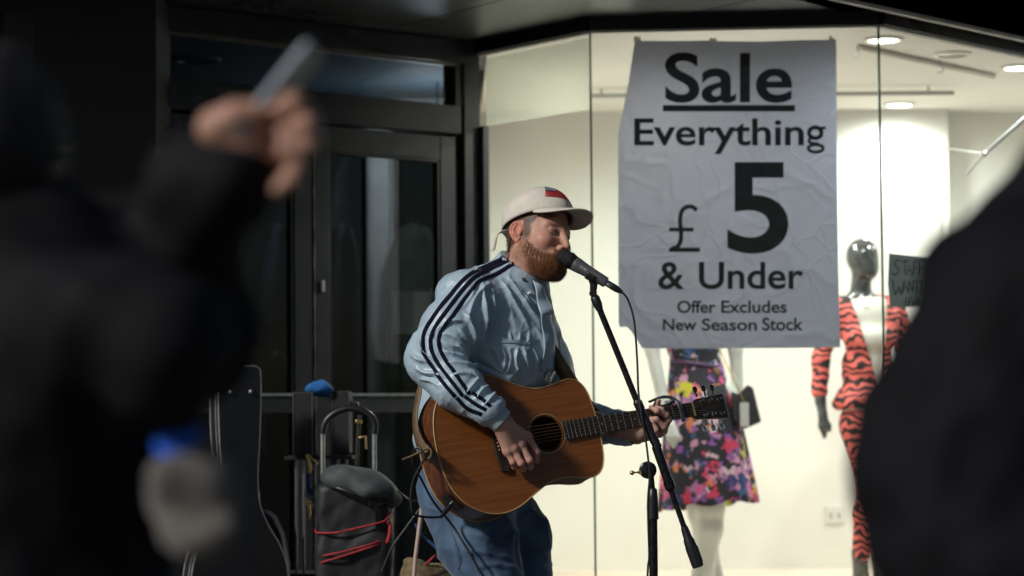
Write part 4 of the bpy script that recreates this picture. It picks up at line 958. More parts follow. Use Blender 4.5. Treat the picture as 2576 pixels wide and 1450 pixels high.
# ---- arms and trunk inside the clothes, same skin
sR, eR = P(1180, 760, 6.97), P(1092, 903, 6.885); sL, eL = P(1322, 780, 7.20), P(1402, 1035, 7.30)
def trunk(p):
    d = s_cap(p, P(1300, 720, 7.10), P(1240, 860, 7.10), .06, .10)
    d = smin(d, s_cap(p, P(1240, 860, 7.10), P(1190, 1200, 7.14), .10, .11), .05)
    for a, b, c in ((sR, eR, wR0), (sL, eL, wL0)):
        d = smin(d, s_cap(p, P(1250, 770, 7.1), a, .06, .052), .04); d = smin(d, s_cap(p, a, b, .050, .038), .02); d = smin(d, s_cap(p, b, c, .038, .029), .02)
    return d
tv, tf = sdf_mesh(trunk, (-.45, 6.72, .85), (.55, 7.45, 1.68), .012)
hand_c = np.array((.52, .29, .225))
def htint(v_, seed):
    n1 = vnoise(v_, 60, seed)[:, None] * .06; return hand_c * (1 + n1 * np.array((.6, 1, 1)))
RT = htint(rv, 4)
dk = np.zeros(len(rv))
for q in pip + mcp: dk += np.exp(-((rv - np.array(q)) ** 2).sum(1) / .011 ** 2)
RT = RT * (1 - np.clip(dk, 0, 1)[:, None] * np.array((.02, .20, .18)))
allv = np.concatenate([head_w, rv, lv, tv]); k1, k2, k3 = len(head_w), len(head_w) + len(rv), len(head_w) + len(rv) + len(lv)
allf = np.concatenate([hf, rf + k1, lf + k2, tf + k3]); allt = np.concatenate([tint, RT, htint(lv, 5) * .96, np.tile(skin, (len(tv), 1))])
pz = P(1230, 2040, 7.1); pz.z = 0
singer = empty('person', pz, 'singing busker in white cap, pale blue striped jacket and jeans', 'person')
m_skin = attr_mat('skin', .52, sss=.12, var=.10, vscale=90, bump=.12, bscale=260, spec=.35)
body = link('body', np_mesh('body', allv, allf, allt), m_skin, singer)
# eyes
m_sclera = mat('eye_white', (.62, .58, .54), .2); m_iris = mat('eye_iris', (.05, .06, .07), .15)
for s in (-1, 1):
    e_ = MB().ball(HP(.0752, s * .031, -.001), .0125, 16, 10).build('eye', m_sclera, singer, 180)
    MB().ball(HP(.0828, s * .031 + .002, -.0018), .0062, 12, 8).build('iris', m_iris, e_, 180)
# beard and hair fuzz
def fuzz(name, mask_v, nrm, wts, count, L0_, L1_, wdt, cols, down, seed):
    rs = np.random.RandomState(seed); idx_ = rs.choice(len(mask_v), count, p=wts / wts.sum()); vs_ = []; fs = []; tc_ = []
    for i_ in idx_:
        p = mask_v[i_] + rs.normal(size=3) * .0012; n_ = nrm[i_]; L_ = rs.uniform(L0_, L1_)
        d_ = n_ * .5 + np.array(down) * rs.uniform(.6, 1.3) + rs.normal(size=3) * .22; d_ /= np.linalg.norm(d_)
        sd_ = np.cross(d_, rs.normal(size=3)); sd_ /= np.linalg.norm(sd_) + 1e-9; k = len(vs_); m_ = p + d_ * L_ * .55
        t_ = p + d_ * L_ + np.array(down) * L_ * .25
        vs_ += [p - sd_ * wdt - n_ * .001, p + sd_ * wdt - n_ * .001, m_ + sd_ * wdt * .7, m_ - sd_ * wdt * .7, t_]; fs += [(k, k + 1, k + 2, k + 3), (k + 3, k + 2, k + 4)]
        c_ = np.array(cols) * rs.uniform(.65, 1.45); tc_ += [c_] * 5
    me = bpy.data.meshes.new(name); me.from_pydata([tuple(q) for q in vs_], [], fs)
    a = me.color_attributes.new('tint', 'FLOAT_COLOR', 'POINT'); a.data.foreach_set('color', np.concatenate([np.array(tc_), np.ones((len(tc_), 1))], 1).astype(np.float32).ravel())
    return link(name, me, attr_mat('hair_strands', .5, var=.1, bump=0, spec=.3), singer)
hn = np_normals(hv, hf) @ HA.T
sel = bm > .12; dwn = HA @ np.array((.25, 0, -1), np.float32)
o = fuzz('beard', head_w[sel], hn[sel], bm[sel] ** 1.5, 10000, .003, .0075, .0003, (.21, .084, .029), dwn, 1); o['kind'] = 'stuff'
sel = hm > .45
o = fuzz('hair', head_w[sel], hn[sel], hm[sel], 6500, .003, .006, .0003, (.095, .052, .028), HA @ np.array((-.5, 0, -.8), np.float32), 2); o['kind'] = 'stuff'

# ---- cap
m_cap = mat('cap_cotton', (.64, .585, .50), .85, var=.05, vscale=30, bump=.25, bscale=300, sheen=.2)
CC = (-.012, 0, .052); CR = (.1125, .0905, .0960)
def rimz(ph): return .004 + .062 * (.5 + .5 * math.cos(ph)) ** 1.1       # rim height: higher in front
def dome(ph, t, off=0.0):
    """t 0 at the rim .. 1 at the top"""
    zr = rimz(ph); ztop = CC[2] + CR[2]; z = zr + (ztop - zr) * math.sin(t * math.pi / 2) ** 1.02
    k = max(0, 1 - ((z - CC[2]) / CR[2]) ** 2) if z > CC[2] else 1 - .10 * ((CC[2] - z) / .05) ** 2
    k = math.sqrt(max(k, 0)); bul = 1 + .05 * max(0, math.cos(ph)) * math.sin(t * math.pi) - .012 * math.exp(-((((ph + math.pi / 6) % (math.pi / 3)) - math.pi / 6) / .03) ** 2) * (t < .97)
    bk_ = max(0, -math.cos(ph)); z -= .020 * bk_ * math.sin(math.pi * min(1, t * 1.15)) * t + .004 * math.exp(-((ph % 6.283 - 4.35) / .30) ** 2) * math.sin(math.pi * t)
    wob = 1 + .010 * math.sin(5 * ph + 4 * t) * math.sin(math.pi * t) + .006 * math.sin(9 * ph - 7 * t) * math.sin(math.pi * t)
    return HP(CC[0] + (CR[0] * bul * wob + off) * k * math.cos(ph), (CR[1] * wob + off) * k * math.sin(ph), z + off * t)
cap = MB(); cap.sheet(lambda a, b: dome(2 * math.pi * a, min(b, .999)), 72, 18)
capo_ = cap.build('cap', m_cap, singer, 180, solid=.003); capo_['label'] = 'white baseball cap with a small stars and stripes flag'
MB().ball(dome(0, .999) + Vector((0, 0, .002)), (.007, .007, .004)).build('button', m_cap, capo_)
PH = R(64)
def brim(a, b):
    ph = (2 * a - 1) * PH; s = 2 * a - 1
    r = dome(ph, .02, .0015); e = max(0, 1 - abs(s) ** 2.3) ** .85; fx = .074 * e * b
    dr = -.048 * (1 - math.cos(s * 1.25)) * (.12 + .88 * b) * (.25 + .75 * e) - .006 * b * e
    return r + Vector(HA @ np.array((fx, .020 * s * b * e, dr + .006 * b * (1 - b) * e), np.float32))
MB().sheet(brim, 30, 12).build('brim', m_cap, capo_, 180, solid=.0045)
for k in range(2): 
    MB().tube([brim(i / 30, .35 + .3 * k) + Vector(HA @ np.array((0, 0, .0026), np.float32)) for i in range(2, 29)], .0004, 4).build('brim_stitch', mat('cap_thread', (.42, .39, .35), .9), capo_, 180)
for ph in (0, math.pi / 3, -math.pi / 3, 2 * math.pi / 3, -2 * math.pi / 3, math.pi):
    MB().tube([dome(ph + .012, t / 20, .0012) for t in range(1, 19)], .0005, 4).build('seam', mat('cap_thread', (.42, .39, .35), .9), capo_, 180)
def flag_patch(a0, a1, t0, t1, off, m, name, nu=6, nv=4): MB().sheet(lambda a, b: dome(a0 + (a1 - a0) * a, t0 + (t1 - t0) * b, off), nu, nv).build(name, m, capo_, 180, solid=.0012)
m_red = mat('flag_red', (.42, .02, .02), .7); m_navy = mat('flag_navy', (.012, .018, .07), .7); m_star = mat('flag_white', (.62, .6, .6), .7)
fa0, fa1, ft0, ft1 = -.86, .06, .30, .70
flag_patch(fa0, fa0 + .46, ft0 + .17, ft1, .0034, m_navy, 'flag_canton')
for i in range(7):
    tt = ft0 + (ft1 - ft0) * i / 7; s0_ = fa0 if tt < ft0 + .16 else fa0 + .47
    flag_patch(s0_, fa1, tt, tt + (ft1 - ft0) / 7 * .62, .0034, m_red, 'flag_stripe', 8, 1)
for i in range(5):
    for j in range(3):
        MB().ball(dome(fa0 + .05 + .085 * i + (.03 if j % 2 else 0), ft0 + .21 + .062 * j, .0046), .0016, 6, 4).build('flag_star', m_star, capo_)
# strap tail at the back of the cap
q0 = W2H([P(1272, 583, 7.05)])[0]
tl_ = [P(1276, 584, 7.04), P(1264, 583, 7.03), P(1252, 588, 7.025), P(1246, 600, 7.02), P(1243, 615, 7.02), P(1239, 632, 7.02)]
rb2 = crom([tuple(q) for q in tl_], 5); ribbon(rb2, .015, [(.75, -.25, .25 + .4 * (1 - i / len(rb2)))for i in range(len(rb2))]).build('cap_strap', m_cap, capo_, 180, solid=.002)
# ---- clothes of the singer
BT = (P(1300, 705, 7.10) - P(1180, 1250, 7.14)).normalized()
bF = (F0 - BT * F0.dot(BT)).normalized(); bL = BT.cross(bF); BA = A3(bF, bL, BT)
slR = [P(1184, 760, 6.965), P(1136, 832, 6.925), P(1092, 905, 6.885), P(1150, 972, 6.835), P(1228, 1028, 6.805)]
slL = [P(1318, 785, 7.19), P(1370, 920, 7.27), P(1405, 1035, 7.31), P(1490, 1068, 7.25), P(1572, 1078, 7.185)]
def jacket(p):
    d = s_ell(p, P(1231, 756, 7.09), (.117, .194, .085), BA)
    d = smin(d, s_ell(p, P(1258, 850, 7.085), (.142, .176, .17), BA), .06)
    d = smin(d, s_ell(p, P(1195, 1010, 7.12), (.15, .19, .18), BA), .06)
    d = smin(d, s_ell(p, P(1180, 1118, 7.14), (.148, .185, .095), BA), .03)
    d = smin(d, s_ell(p, P(1296, 915, 7.055), (.105, .14, .13), BA), .05)
    c_ = s_chain(p, [tuple(q) for q in slR], [.085, .087, .079, .067, .047], .03); d = smin(d, c_, .035)
    c_ = s_chain(p, [tuple(q) for q in slL], [.080, .078, .070, .060, .050], .03); d = smin(d, c_, .035)
    # stand collar
    n_ = np.array((.52, -.30, .80)); n_ /= np.linalg.norm(n_)
    co_ = s_cap(p, P(1285, 755, 7.10), P(1322, 640, 7.085), .088, .074)
    co_ = smax(co_, (p - np.array(P(1316, 683, 7.03))) @ n_.astype(np.float32), .008)
    d = smin(d, co_, .085)
    return d
jv, jf = sdf_mesh(jacket, (-.50, 6.68, .95), (.50, 7.48, 1.72), .0036)
jn = np_normals(jv, jf)
def bvh_of(v, f): return BVHTree.FromPolygons([tuple(q) for q in v], [tuple(int(k) for k in q) for q in f])
jb = bvh_of(jv, jf)
def on(bv, u, v):
    d = (P(u, v, 7) - CAM).normalized(); h_ = bv.ray_cast(CAM, d); return (h_[0], h_[1]) if h_[0] is not None else None
C2 = lambda x, y: (974.8 + x * .3037, 597.5 + y * .3037)
def displace_folds(V, N, bv, folds, conv):
    disp = np.zeros(len(V), np.float32)
    for pts, amp, wd in folds:
        wd = wd * .85
        pl = [on(bv, *conv(*q)) for q in crom(pts, 5)]; pl = [np.array(q[0], np.float32) for q in pl if q]
        if len(pl) < 2: continue
        lo_, hi_ = np.min(pl, 0) - 4 * wd, np.max(pl, 0) + 4 * wd
        ix = np.nonzero(((V > lo_) & (V < hi_)).all(1))[0]; Q = V[ix]; dm = np.full(len(ix), 9, np.float32); tt = np.zeros(len(ix), np.float32)
        for i in range(len(pl) - 1):
            ab = pl[i + 1] - pl[i]; t = np.clip(((Q - pl[i]) @ ab) / (ab @ ab + 1e-12), 0, 1); e = np.sqrt(((Q - pl[i] - t[:, None] * ab) ** 2).sum(1))
            m_ = e < dm; dm[m_] = e[m_]; tt[m_] = (i + t[m_]) / (len(pl) - 1)
        ends = np.sin(np.clip(tt, .02, .98) * math.pi) ** .5
        disp[ix] += 2.1 * amp * ends * (np.exp(-np.sqrt((dm / wd) ** 2 + .03) * 1.35) * 1.25 - .5 * np.exp(-((dm / (2.2 * wd)) ** 2)))
    return V + N * disp[:, None]
folds = [([(790, 380), (805, 560), (800, 740), (770, 930)], .013, .011), ([(870, 430), (890, 600), (915, 760), (940, 840)], .009, .010), ([(830, 640), (850, 760), (835, 880)], -.008, .012),
         ([(940, 350), (1010, 470), (1090, 600), (1170, 730)], .009, .010), ([(1000, 330), (1110, 480), (1200, 620), (1270, 720)], .010, .010), ([(1080, 400), (1170, 520), (1240, 640)], .007, .009),
         ([(740, 400), (700, 480), (640, 570)], .006, .010), ([(850, 380), (770, 440), (700, 560), (660, 700)], .009, .010), ([(640, 620), (690, 720), (720, 820), (715, 930)], .010, .010),
         ([(450, 790), (540, 820), (620, 880), (690, 980)], .011, .009), ([(450, 850), (540, 900), (620, 930), (680, 1000)], .009, .008), ([(470, 940), (560, 970), (660, 1000)], .010, .009), ([(590, 760), (650, 830), (700, 900)], .009, .009),
         ([(480, 1030), (600, 1040), (700, 1060), (760, 1090)], .010, .010), ([(540, 1130), (640, 1120), (740, 1150)], .009, .009), ([(760, 1160), (700, 1230), (650, 1290)], .009, .009), ([(840, 1220), (780, 1270), (740, 1330)], .010, .009), ([(900, 1270), (860, 1330), (800, 1390)], .008, .008),
         ([(180, 960), (250, 1010), (330, 1030)], .009, .011), ([(230, 1080), (300, 1120), (400, 1130), (480, 1160)], .010, .011), ([(270, 1180), (350, 1190), (430, 1230)], .008, .010), ([(350, 1010), (300, 900), (310, 780)], -.006, .012),
         ([(380, 520), (450, 430), (560, 350)], .006, .012), ([(300, 760), (380, 640), (430, 560)], .006, .012), ([(400, 760), (520, 700), (620, 690)], .006, .010), ([(250, 850), (290, 940), (380, 1000)], .007, .010),
         ([(950, 910), (975, 1000), (960, 1110)], .008, .008), ([(1010, 920), (1020, 1010), (990, 1120)], .007, .008), ([(1080, 920), (1060, 1010), (1090, 1120)], .008, .008), ([(1130, 920), (1150, 1020), (1190, 1130)], .007, .008), ([(940, 780), (960, 830), (970, 850)], .005, .006), ([(1010, 780), (1020, 830), (1030, 850)], .005, .006), ([(1100, 790), (1095, 830), (1090, 860)], .005, .006), ([(1180, 780), (1170, 840), (1160, 870)], .005, .006),
         ([(860, 940), (900, 1040), (990, 1140)], -.008, .012), ([(740, 1040), (860, 1090), (980, 1150)], -.007, .010), ([(1240, 760), (1290, 900), (1300, 1050), (1270, 1180)], .006, .010), ([(1200, 900), (1240, 1000), (1230, 1100)], .007, .010)]
jv2 = displace_folds(jv, jn, jb, folds, C2)
jw = jv + .012 * np.stack([vnoise(jv, 20, 14), vnoise(jv, 20, 15), vnoise(jv, 20, 16)], 1)
jv2 = jv2 + jn * (.0060 * ridged(jw * np.array((1, 1, .55)), 17, 11) + .0034 * ridged(jw * np.array((1, 1, .6)), 42, 12) + .0012 * ridged(jw, 105, 13) - .004)[:, None]
m_jk = mat('pale_blue_nylon', (.37, .472, .55), .38, var=.05, vscale=25, bump=.10, bscale=45, spec=.4, sheen=.1)
jk_o = link('jacket', np_mesh('jacket', jv2, jf), m_jk, singer); jk_o['label'] = 'pale blue shell jacket with three navy stripes down the sleeve'
jb2 = bvh_of(jv2, jf)
m_navy2 = mat('navy_tape', (.005, .005, .016), .9, spec=.15, var=.2, vscale=60, bump=.1, bscale=300)
def tape(pts, conv, wpx, name, m_, par, off=.0018, bv=None, step=5):
    cen = crom(pts, step); L, Rr, k = [], [], 0; rows = []
    for i, c in enumerate(cen):
        t = cen[min(i + 1, len(cen) - 1)] - cen[max(i - 1, 0)]; t = t / np.linalg.norm(t); n_ = np.array((-t[1], t[0])); row = []
        for s in (-1, -.33, .33, 1):
            h_ = on(bv or jb2, *conv(*(c + n_ * s * wpx / 2)))
            if h_: row.append(h_[0] + h_[1] * off)
        if len(row) == 4: rows.append(row)
    b = MB(); b.add(sum(rows, []), [(i * 4 + k, i * 4 + k + 1, i * 4 + k + 5, i * 4 + k + 4) for i in range(len(rows) - 1) for k in range(3) if (rows[i][k] - rows[i + 1][k]).length < .05])
    return b.build(name, m_, par, 180, solid=.0007)
sA = [(950, 182), (836, 234), (698, 300), (605, 378), (520, 480), (432, 585), (350, 700), (306, 790), (291, 880), (306, 975), (375, 1075), (455, 1195), (560, 1320)]
sB = [(1000, 193), (862, 258), (725, 328), (645, 408), (562, 512), (480, 622), (408, 722), (366, 810), (356, 890), (380, 980), (442, 1080), (522, 1185), (622, 1312)]
sC = [(1042, 218), (905, 303), (765, 360), (700, 432), (615, 540), (535, 655), (452, 765), (424, 835), (430, 915), (470, 1005), (538, 1098), (612, 1205), (680, 1300)]
for q in (sA, sB, sC): tape(q, C2, 30, 'stripe', m_navy2, jk_o)
C3 = lambda x, y: (974.8 + x * .3709, 911.9 + y * .3709)
for q in ([(470, 240), (540, 310), (640, 352)], [(520, 228), (600, 285), (668, 322)], [(575, 208), (640, 250), (695, 297)]): tape(q, C3, 25, 'stripe', m_navy2, jk_o)
# chest pocket zip, snaps, drawstring
m_zip = mat('zip_blue', (.30, .42, .50), .5)
for dy in (-9, 0, 9): tape([(930, 866 + dy), (1010, 863 + dy), (1100, 868 + dy), (1192, 884 + dy)], C2, 6, 'pocket_zip', m_zip, jk_o, .003)
m_snap = mat('snap_metal', (.30, .29, .27), .35, .8)
for x, y in ((1128, 350), (1308, 1138)):
    h_ = on(jb2, *C2(x, y))
    if h_: MB().lathe(h_[0], h_[0] + h_[1], [(-.001, .0065), (.0025, .006), (.003, .003)], 14).build('snap', m_snap, jk_o, 40)
dsp = [on(jb2, *C2(x, y)) for x, y in ((1120, 425), (1145, 450), (1175, 470))]
MB().tube([q[0] + q[1] * .004 for q in dsp if q], .0022, 6).build('drawstring', m_zip, jk_o, 60)
h_ = dsp[-1]; MB().ball(h_[0] + h_[1] * .006, (.008, .006, .005)).build('cord_lock', mat('cord_lock', (.55, .62, .66), .35), jk_o)
# open placket: flap hanging from the collar
Pf = [P(1343, 705, 7.005), P(1363, 718, 6.985), P(1378, 748, 6.98), P(1393, 784, 6.975), P(1386, 797, 6.975), P(1372, 778, 6.985), P(1356, 750, 6.995), P(1346, 728, 7.0)]
def flapf(a, b):
    e1 = [P(1363, 718, 6.99), P(1378, 750, 6.985), P(1392, 783, 6.98), P(1386, 797, 6.985), P(1394, 842, 6.99), P(1396, 880, 6.995), P(1392, 930, 7.0)]
    e0 = [P(1340, 706, 7.01), P(1349, 740, 6.985), P(1356, 775, 6.975), P(1360, 800, 6.972), P(1368, 840, 6.972), P(1368, 880, 6.972), P(1362, 935, 6.975)]
    i = min(int(a * 6), 5); t = a * 6 - i; p0 = e0[i].lerp(e0[i + 1], t); p1 = e1[i].lerp(e1[i + 1], t)
    return p0.lerp(p1, b) + Vector((0, -.003 * math.sin(b * math.pi) + .022 * b, 0)) + Vector((.002, -.004, 0)) * math.sin(a * 17 + 2 * b)
MB().sheet(flapf, 36, 8).build('placket', m_jk, jk_o, 180, solid=.003)
h0 = flapf(.36, .75); MB().lathe(h0 + Vector((0, -.004, 0)), h0 + Vector((.3, -1, .1)), [(0, .0062), (.003, .0055), (.0035, .003)], 14).build('snap', m_snap, jk_o, 40)
# ribbed cuff, right sleeve
ca, cb2 = P(1222, 1024, 6.807), P(1264, 1062, 6.812); cd_ = (cb2 - ca).normalized(); Lc = (cb2 - ca).length
cu = MB(); seg = 72; e1 = cd_.orthogonal().normalized(); e2 = cd_.cross(e1); vs_ = []
for t, r in ((0, .040), (.010, .041), (.03, .0385), (Lc - .003, .0365), (Lc, .0355), (Lc - .004, .032), (Lc - .02, .031)):
    for k in range(seg):
        a = 2 * math.pi * k / seg; rr = r * (1 + .012 * math.cos(36 * a)); vs_.append(ca + cd_ * t + (e1 * math.cos(a) * 1.0 + e2 * math.sin(a) * .88) * rr)
cu.add(vs_, [(i * seg + k, i * seg + (k + 1) % seg, (i + 1) * seg + (k + 1) % seg, (i + 1) * seg + k) for i in range(6) for k in range(seg)])
cu.build('cuff', mat('cuff_knit', (.40, .50, .56), .85, var=.05, vscale=60, sheen=.3), jk_o, 180)
# wrist watch on the left wrist
wc = P(1600, 1090, 7.165); wd_ = (P(1640, 1082, 7.14) - P(1572, 1082, 7.19)).normalized(); e1 = wd_.orthogonal().normalized(); e2 = wd_.cross(e1)
m_wat = mat('watch_gold', (.36, .25, .09), .35, 1.0, var=.4, vscale=200)
wt = None
for k in range(26):
    a = 2 * math.pi * k / 26; p_ = wc + (e1 * math.cos(a) + e2 * math.sin(a)) * .0315
    o_ = (e1 * math.cos(a) + e2 * math.sin(a)); M_ = Matrix((wd_, o_.cross(wd_), o_)).transposed()
    if wt is None:
        wt = MB().box(p_, (.019, .0066, .0035), M_).build('watch', m_wat, singer, None, bevel=.0008); wt['label'] = 'gold link watch on the left wrist'
    else: MB().box(p_, (.019, .0066, .0035), M_).build('link', m_wat, wt, None, bevel=.0008)
# ---- jeans and shoes
lR = [P(1185, 1285, 7.07), P(1203, 1368, 7.03), P(1233, 1445, 7.01), P(1242, 1620, 6.97), P(1215, 1800, 7.03), P(1195, 1990, 7.10)]
lL = [P(1252, 1285, 7.21), P(1303, 1362, 7.20), P(1312, 1450, 7.19), P(1318, 1600, 7.16), P(1300, 1800, 7.24), P(1290, 1990, 7.32)]
def jeans(p):
    d = s_ell(p, P(1182, 1240, 7.14), (.138, .178, .13), BA)
    c_ = s_chain(p, [tuple(q) for q in lR], [.128, .117, .092, .075, .070, .066], .03); d = smin(d, c_, .05)
    c_ = s_chain(p, [tuple(q) for q in lL], [.112, .098, .086, .073, .070, .066], .03); d = smin(d, c_, .035)
    return smax(d, -(p[:, 2] - .05), .01)
ev, ef = sdf_mesh(jeans, (-.45, 6.75, .02), (.35, 7.55, 1.12), .0065)
en = np_normals(ev, ef); eb = bvh_of(ev, ef)
jfold = [([(380, 1080), (430, 1180), (470, 1300), (480, 1390)], .006, .010), ([(560, 1150), (700, 1200), (860, 1210)], .007, .012), ([(520, 1280), (660, 1290), (840, 1330)], .007, .012), ([(600, 1400), (720, 1370), (880, 1400)], .007, .012), ([(880, 1060), (880, 1200), (890, 1400)], -.006, .014), ([(980, 1000), (1050, 1060), (1110, 1110)], .008, .012), ([(950, 1200), (1040, 1230), (1120, 1250)], .007, .014), ([(920, 1330), (1020, 1300), (1110, 1330)], .006, .012), ([(240, 960), (300, 1000), (380, 1000)], .005, .008)]
ev2 = displace_folds(ev, en, eb, jfold, C3) + en * (.003 * vnoise(ev, 28, 21) + .006 * ridged(ev * np.array((1, 1, 1.3)), 26, 23) + .002 * ridged(ev, 70, 22) - .004)[:, None]
m_den = mat('blue_denim', (.030, .060, .115), .85, col2=(.085, .145, .225), vscale=9, bump=.35, bscale=500, detail=8, sheen=.15)
jn_o = link('jeans', np_mesh('jeans', ev2, ef), m_den, singer)
eb2 = bvh_of(ev2, ef); m_thr = mat('denim_seam', (.10, .14, .19), .8)
for q in ([(395, 1070), (440, 1170), (480, 1280), (495, 1340), (480, 1400)], [(290, 1045), (340, 1050), (385, 1015)], [(450, 1110), (520, 1200), (570, 1300), (600, 1400), (620, 1460)], [(230, 930), (270, 940), (300, 965)]): tape(q, C3, 5, 'seam', m_thr, jn_o, .001, eb2)
for nm, c0, ang in (('shoe', P(1195, 2000, 7.10), .5), ('shoe', P(1290, 2000, 7.32), .3)):
    bx0 = Vector((c0.x, c0.y, 0)); fd = Vector((math.cos(-ang), math.sin(-ang), 0)); sdv = Vector((-fd.y, fd.x, 0)); AX = A3(fd, sdv, U0)
    def shoe(p, bx0=bx0, fd=fd, AX=AX):
        d = smin(s_ell(p, bx0 + fd * .12 + Vector((0, 0, .04)), (.10, .048, .04), AX), s_ell(p, bx0 + fd * .0 + Vector((0, 0, .055)), (.075, .042, .06), AX), .04)
        return smax(d, .006 - p[:, 2], .004)
    sv, sf = sdf_mesh(shoe, (bx0.x - .26, bx0.y - .26, -.01), (bx0.x + .28, bx0.y + .26, .14), .007)
    link('shoe', np_mesh('shoe', sv, sf), mat('shoe_canvas', (.25, .25, .24), .8), singer)
# ================================================================== MANNEQUINS IN THE WINDOW
def ramp_mix(n, l, pairs):
    cr = n.new('ShaderNodeValToRGB'); cr.color_ramp.interpolation = 'CONSTANT'; e = cr.color_ramp.elements
    while len(e) < len(pairs): e.new(.5)
    for q, (p_, c_) in zip(e, pairs): q.position = p_; q.color = (*c_, 1)
    return cr
def floral():
    M_ = mat('floral_print', (.02, .02, .03), .75); n = M_.node_tree.nodes; l = M_.node_tree.links; b = n['Principled BSDF']
    tc = n.new('ShaderNodeTexCoord'); ns = n.new('ShaderNodeTexNoise'); ns.inputs['Scale'].default_value = 34; ns.inputs['Detail'].default_value = 3; l.new(tc.outputs['Object'], ns.inputs[0])
    mv = n.new('ShaderNodeMix'); mv.data_type = 'VECTOR'; mv.inputs[0].default_value = .07; l.new(tc.outputs['Object'], mv.inputs[4]); l.new(ns.outputs['Color'], mv.inputs[5])
    last = None; base = (.016, .017, .030)
    for sc, rad, pal, seed in ((12, .50, [(0, (.016, .017, .03)), (.42, (.62, .56, .05)), (.56, (.65, .05, .12)), (.70, (.45, .18, .42)), (.85, (.03, .05, .20))], 0), (30, .52, [(0, (.016, .017, .03)), (.25, (.62, .30, .48)), (.42, (.30, .10, .42)), (.55, (.72, .50, .58)), (.66, (.70, .10, .28)), (.78, (.05, .13, .32)), (.88, (.72, .22, .10))], 3.3)):
        mp = n.new('ShaderNodeMapping'); mp.inputs['Location'].default_value = (seed, seed * .7, seed * .3); l.new(mv.outputs[1], mp.inputs[0])
        vo = n.new('ShaderNodeTexVoronoi'); vo.inputs['Scale'].default_value = sc; l.new(mp.outputs[0], vo.inputs['Vector'])
        cr = ramp_mix(n, l, pal); sp = n.new('ShaderNodeSeparateColor'); l.new(vo.outputs['Color'], sp.inputs[0]); l.new(sp.outputs[0], cr.inputs[0])
        ma_ = n.new('ShaderNodeMath'); ma_.operation = 'LESS_THAN'; ma_.inputs[1].default_value = rad; l.new(vo.outputs['Distance'], ma_.inputs[0])
        if seed:
            mk = n.new('ShaderNodeTexNoise'); mk.inputs['Scale'].default_value = 5.5; l.new(tc.outputs['Object'], mk.inputs[0])
            gt_ = n.new('ShaderNodeMath'); gt_.operation = 'GREATER_THAN'; gt_.inputs[1].default_value = .43; l.new(mk.outputs['Fac'], gt_.inputs[0])
            mm = n.new('ShaderNodeMath'); mm.operation = 'MULTIPLY'; l.new(ma_.outputs[0], mm.inputs[0]); l.new(gt_.outputs[0], mm.inputs[1]); ma_ = mm
        mx = n.new('ShaderNodeMix'); mx.data_type = 'RGBA'; l.new(ma_.outputs[0], mx.inputs[0]); l.new(cr.outputs[0], mx.inputs[7])
        if last is None: mx.inputs[6].default_value = (*base, 1)
        else: l.new(last, mx.inputs[6])
        last = mx.outputs[2]
    # petal detail: dark flecks inside the flowers
    v3 = n.new('ShaderNodeTexVoronoi'); v3.inputs['Scale'].default_value = 46; l.new(mv.outputs[1], v3.inputs['Vector'])
    m3 = n.new('ShaderNodeMapRange'); m3.inputs['From Min'].default_value = .05; m3.inputs['From Max'].default_value = .35; m3.inputs['To Min'].default_value = .6; l.new(v3.outputs['Distance'], m3.inputs['Value'])
    vm = n.new('ShaderNodeVectorMath'); vm.operation = 'SCALE'; l.new(last, vm.inputs[0]); l.new(m3.outputs[0], vm.inputs['Scale']); l.new(vm.outputs[0], b.inputs['Base Color'])
    return M_
def tiger():
    M_ = mat('tiger_print', (.7, .1, .07), .7); n = M_.node_tree.nodes; l = M_.node_tree.links; b = n['Principled BSDF']
    tc = n.new('ShaderNodeTexCoord'); wv = n.new('ShaderNodeTexWave'); wv.wave_type = 'BANDS'; wv.bands_direction = 'Z'
    wv.inputs['Scale'].default_value = 8.5; wv.inputs['Distortion'].default_value = 9; wv.inputs['Detail'].default_value = 1.2; wv.inputs['Detail Scale'].default_value = 1.7
    l.new(tc.outputs['Object'], wv.inputs['Vector']); cr = n.new('ShaderNodeValToRGB'); e = cr.color_ramp.elements
    e[0].position = .40; e[0].color = (.02, .014, .016, 1); e[1].position = .47; e[1].color = (.88, .17, .145, 1); l.new(wv.outputs['Fac'], cr.inputs[0]); l.new(cr.outputs[0], b.inputs['Base Color'])
    return M_
m_flor, m_tig = floral(), tiger()
m_mw = mat('white_mannequin', (.66, .68, .64), .3, coat=.3, var=.04, vscale=6); m_mb = mat('black_mannequin', (.035, .037, .038), .22, coat=.5, col2=(.085, .088, .088), vscale=45, detail=6)
def px2(u, v, Y, r): return P(u, v, Y)
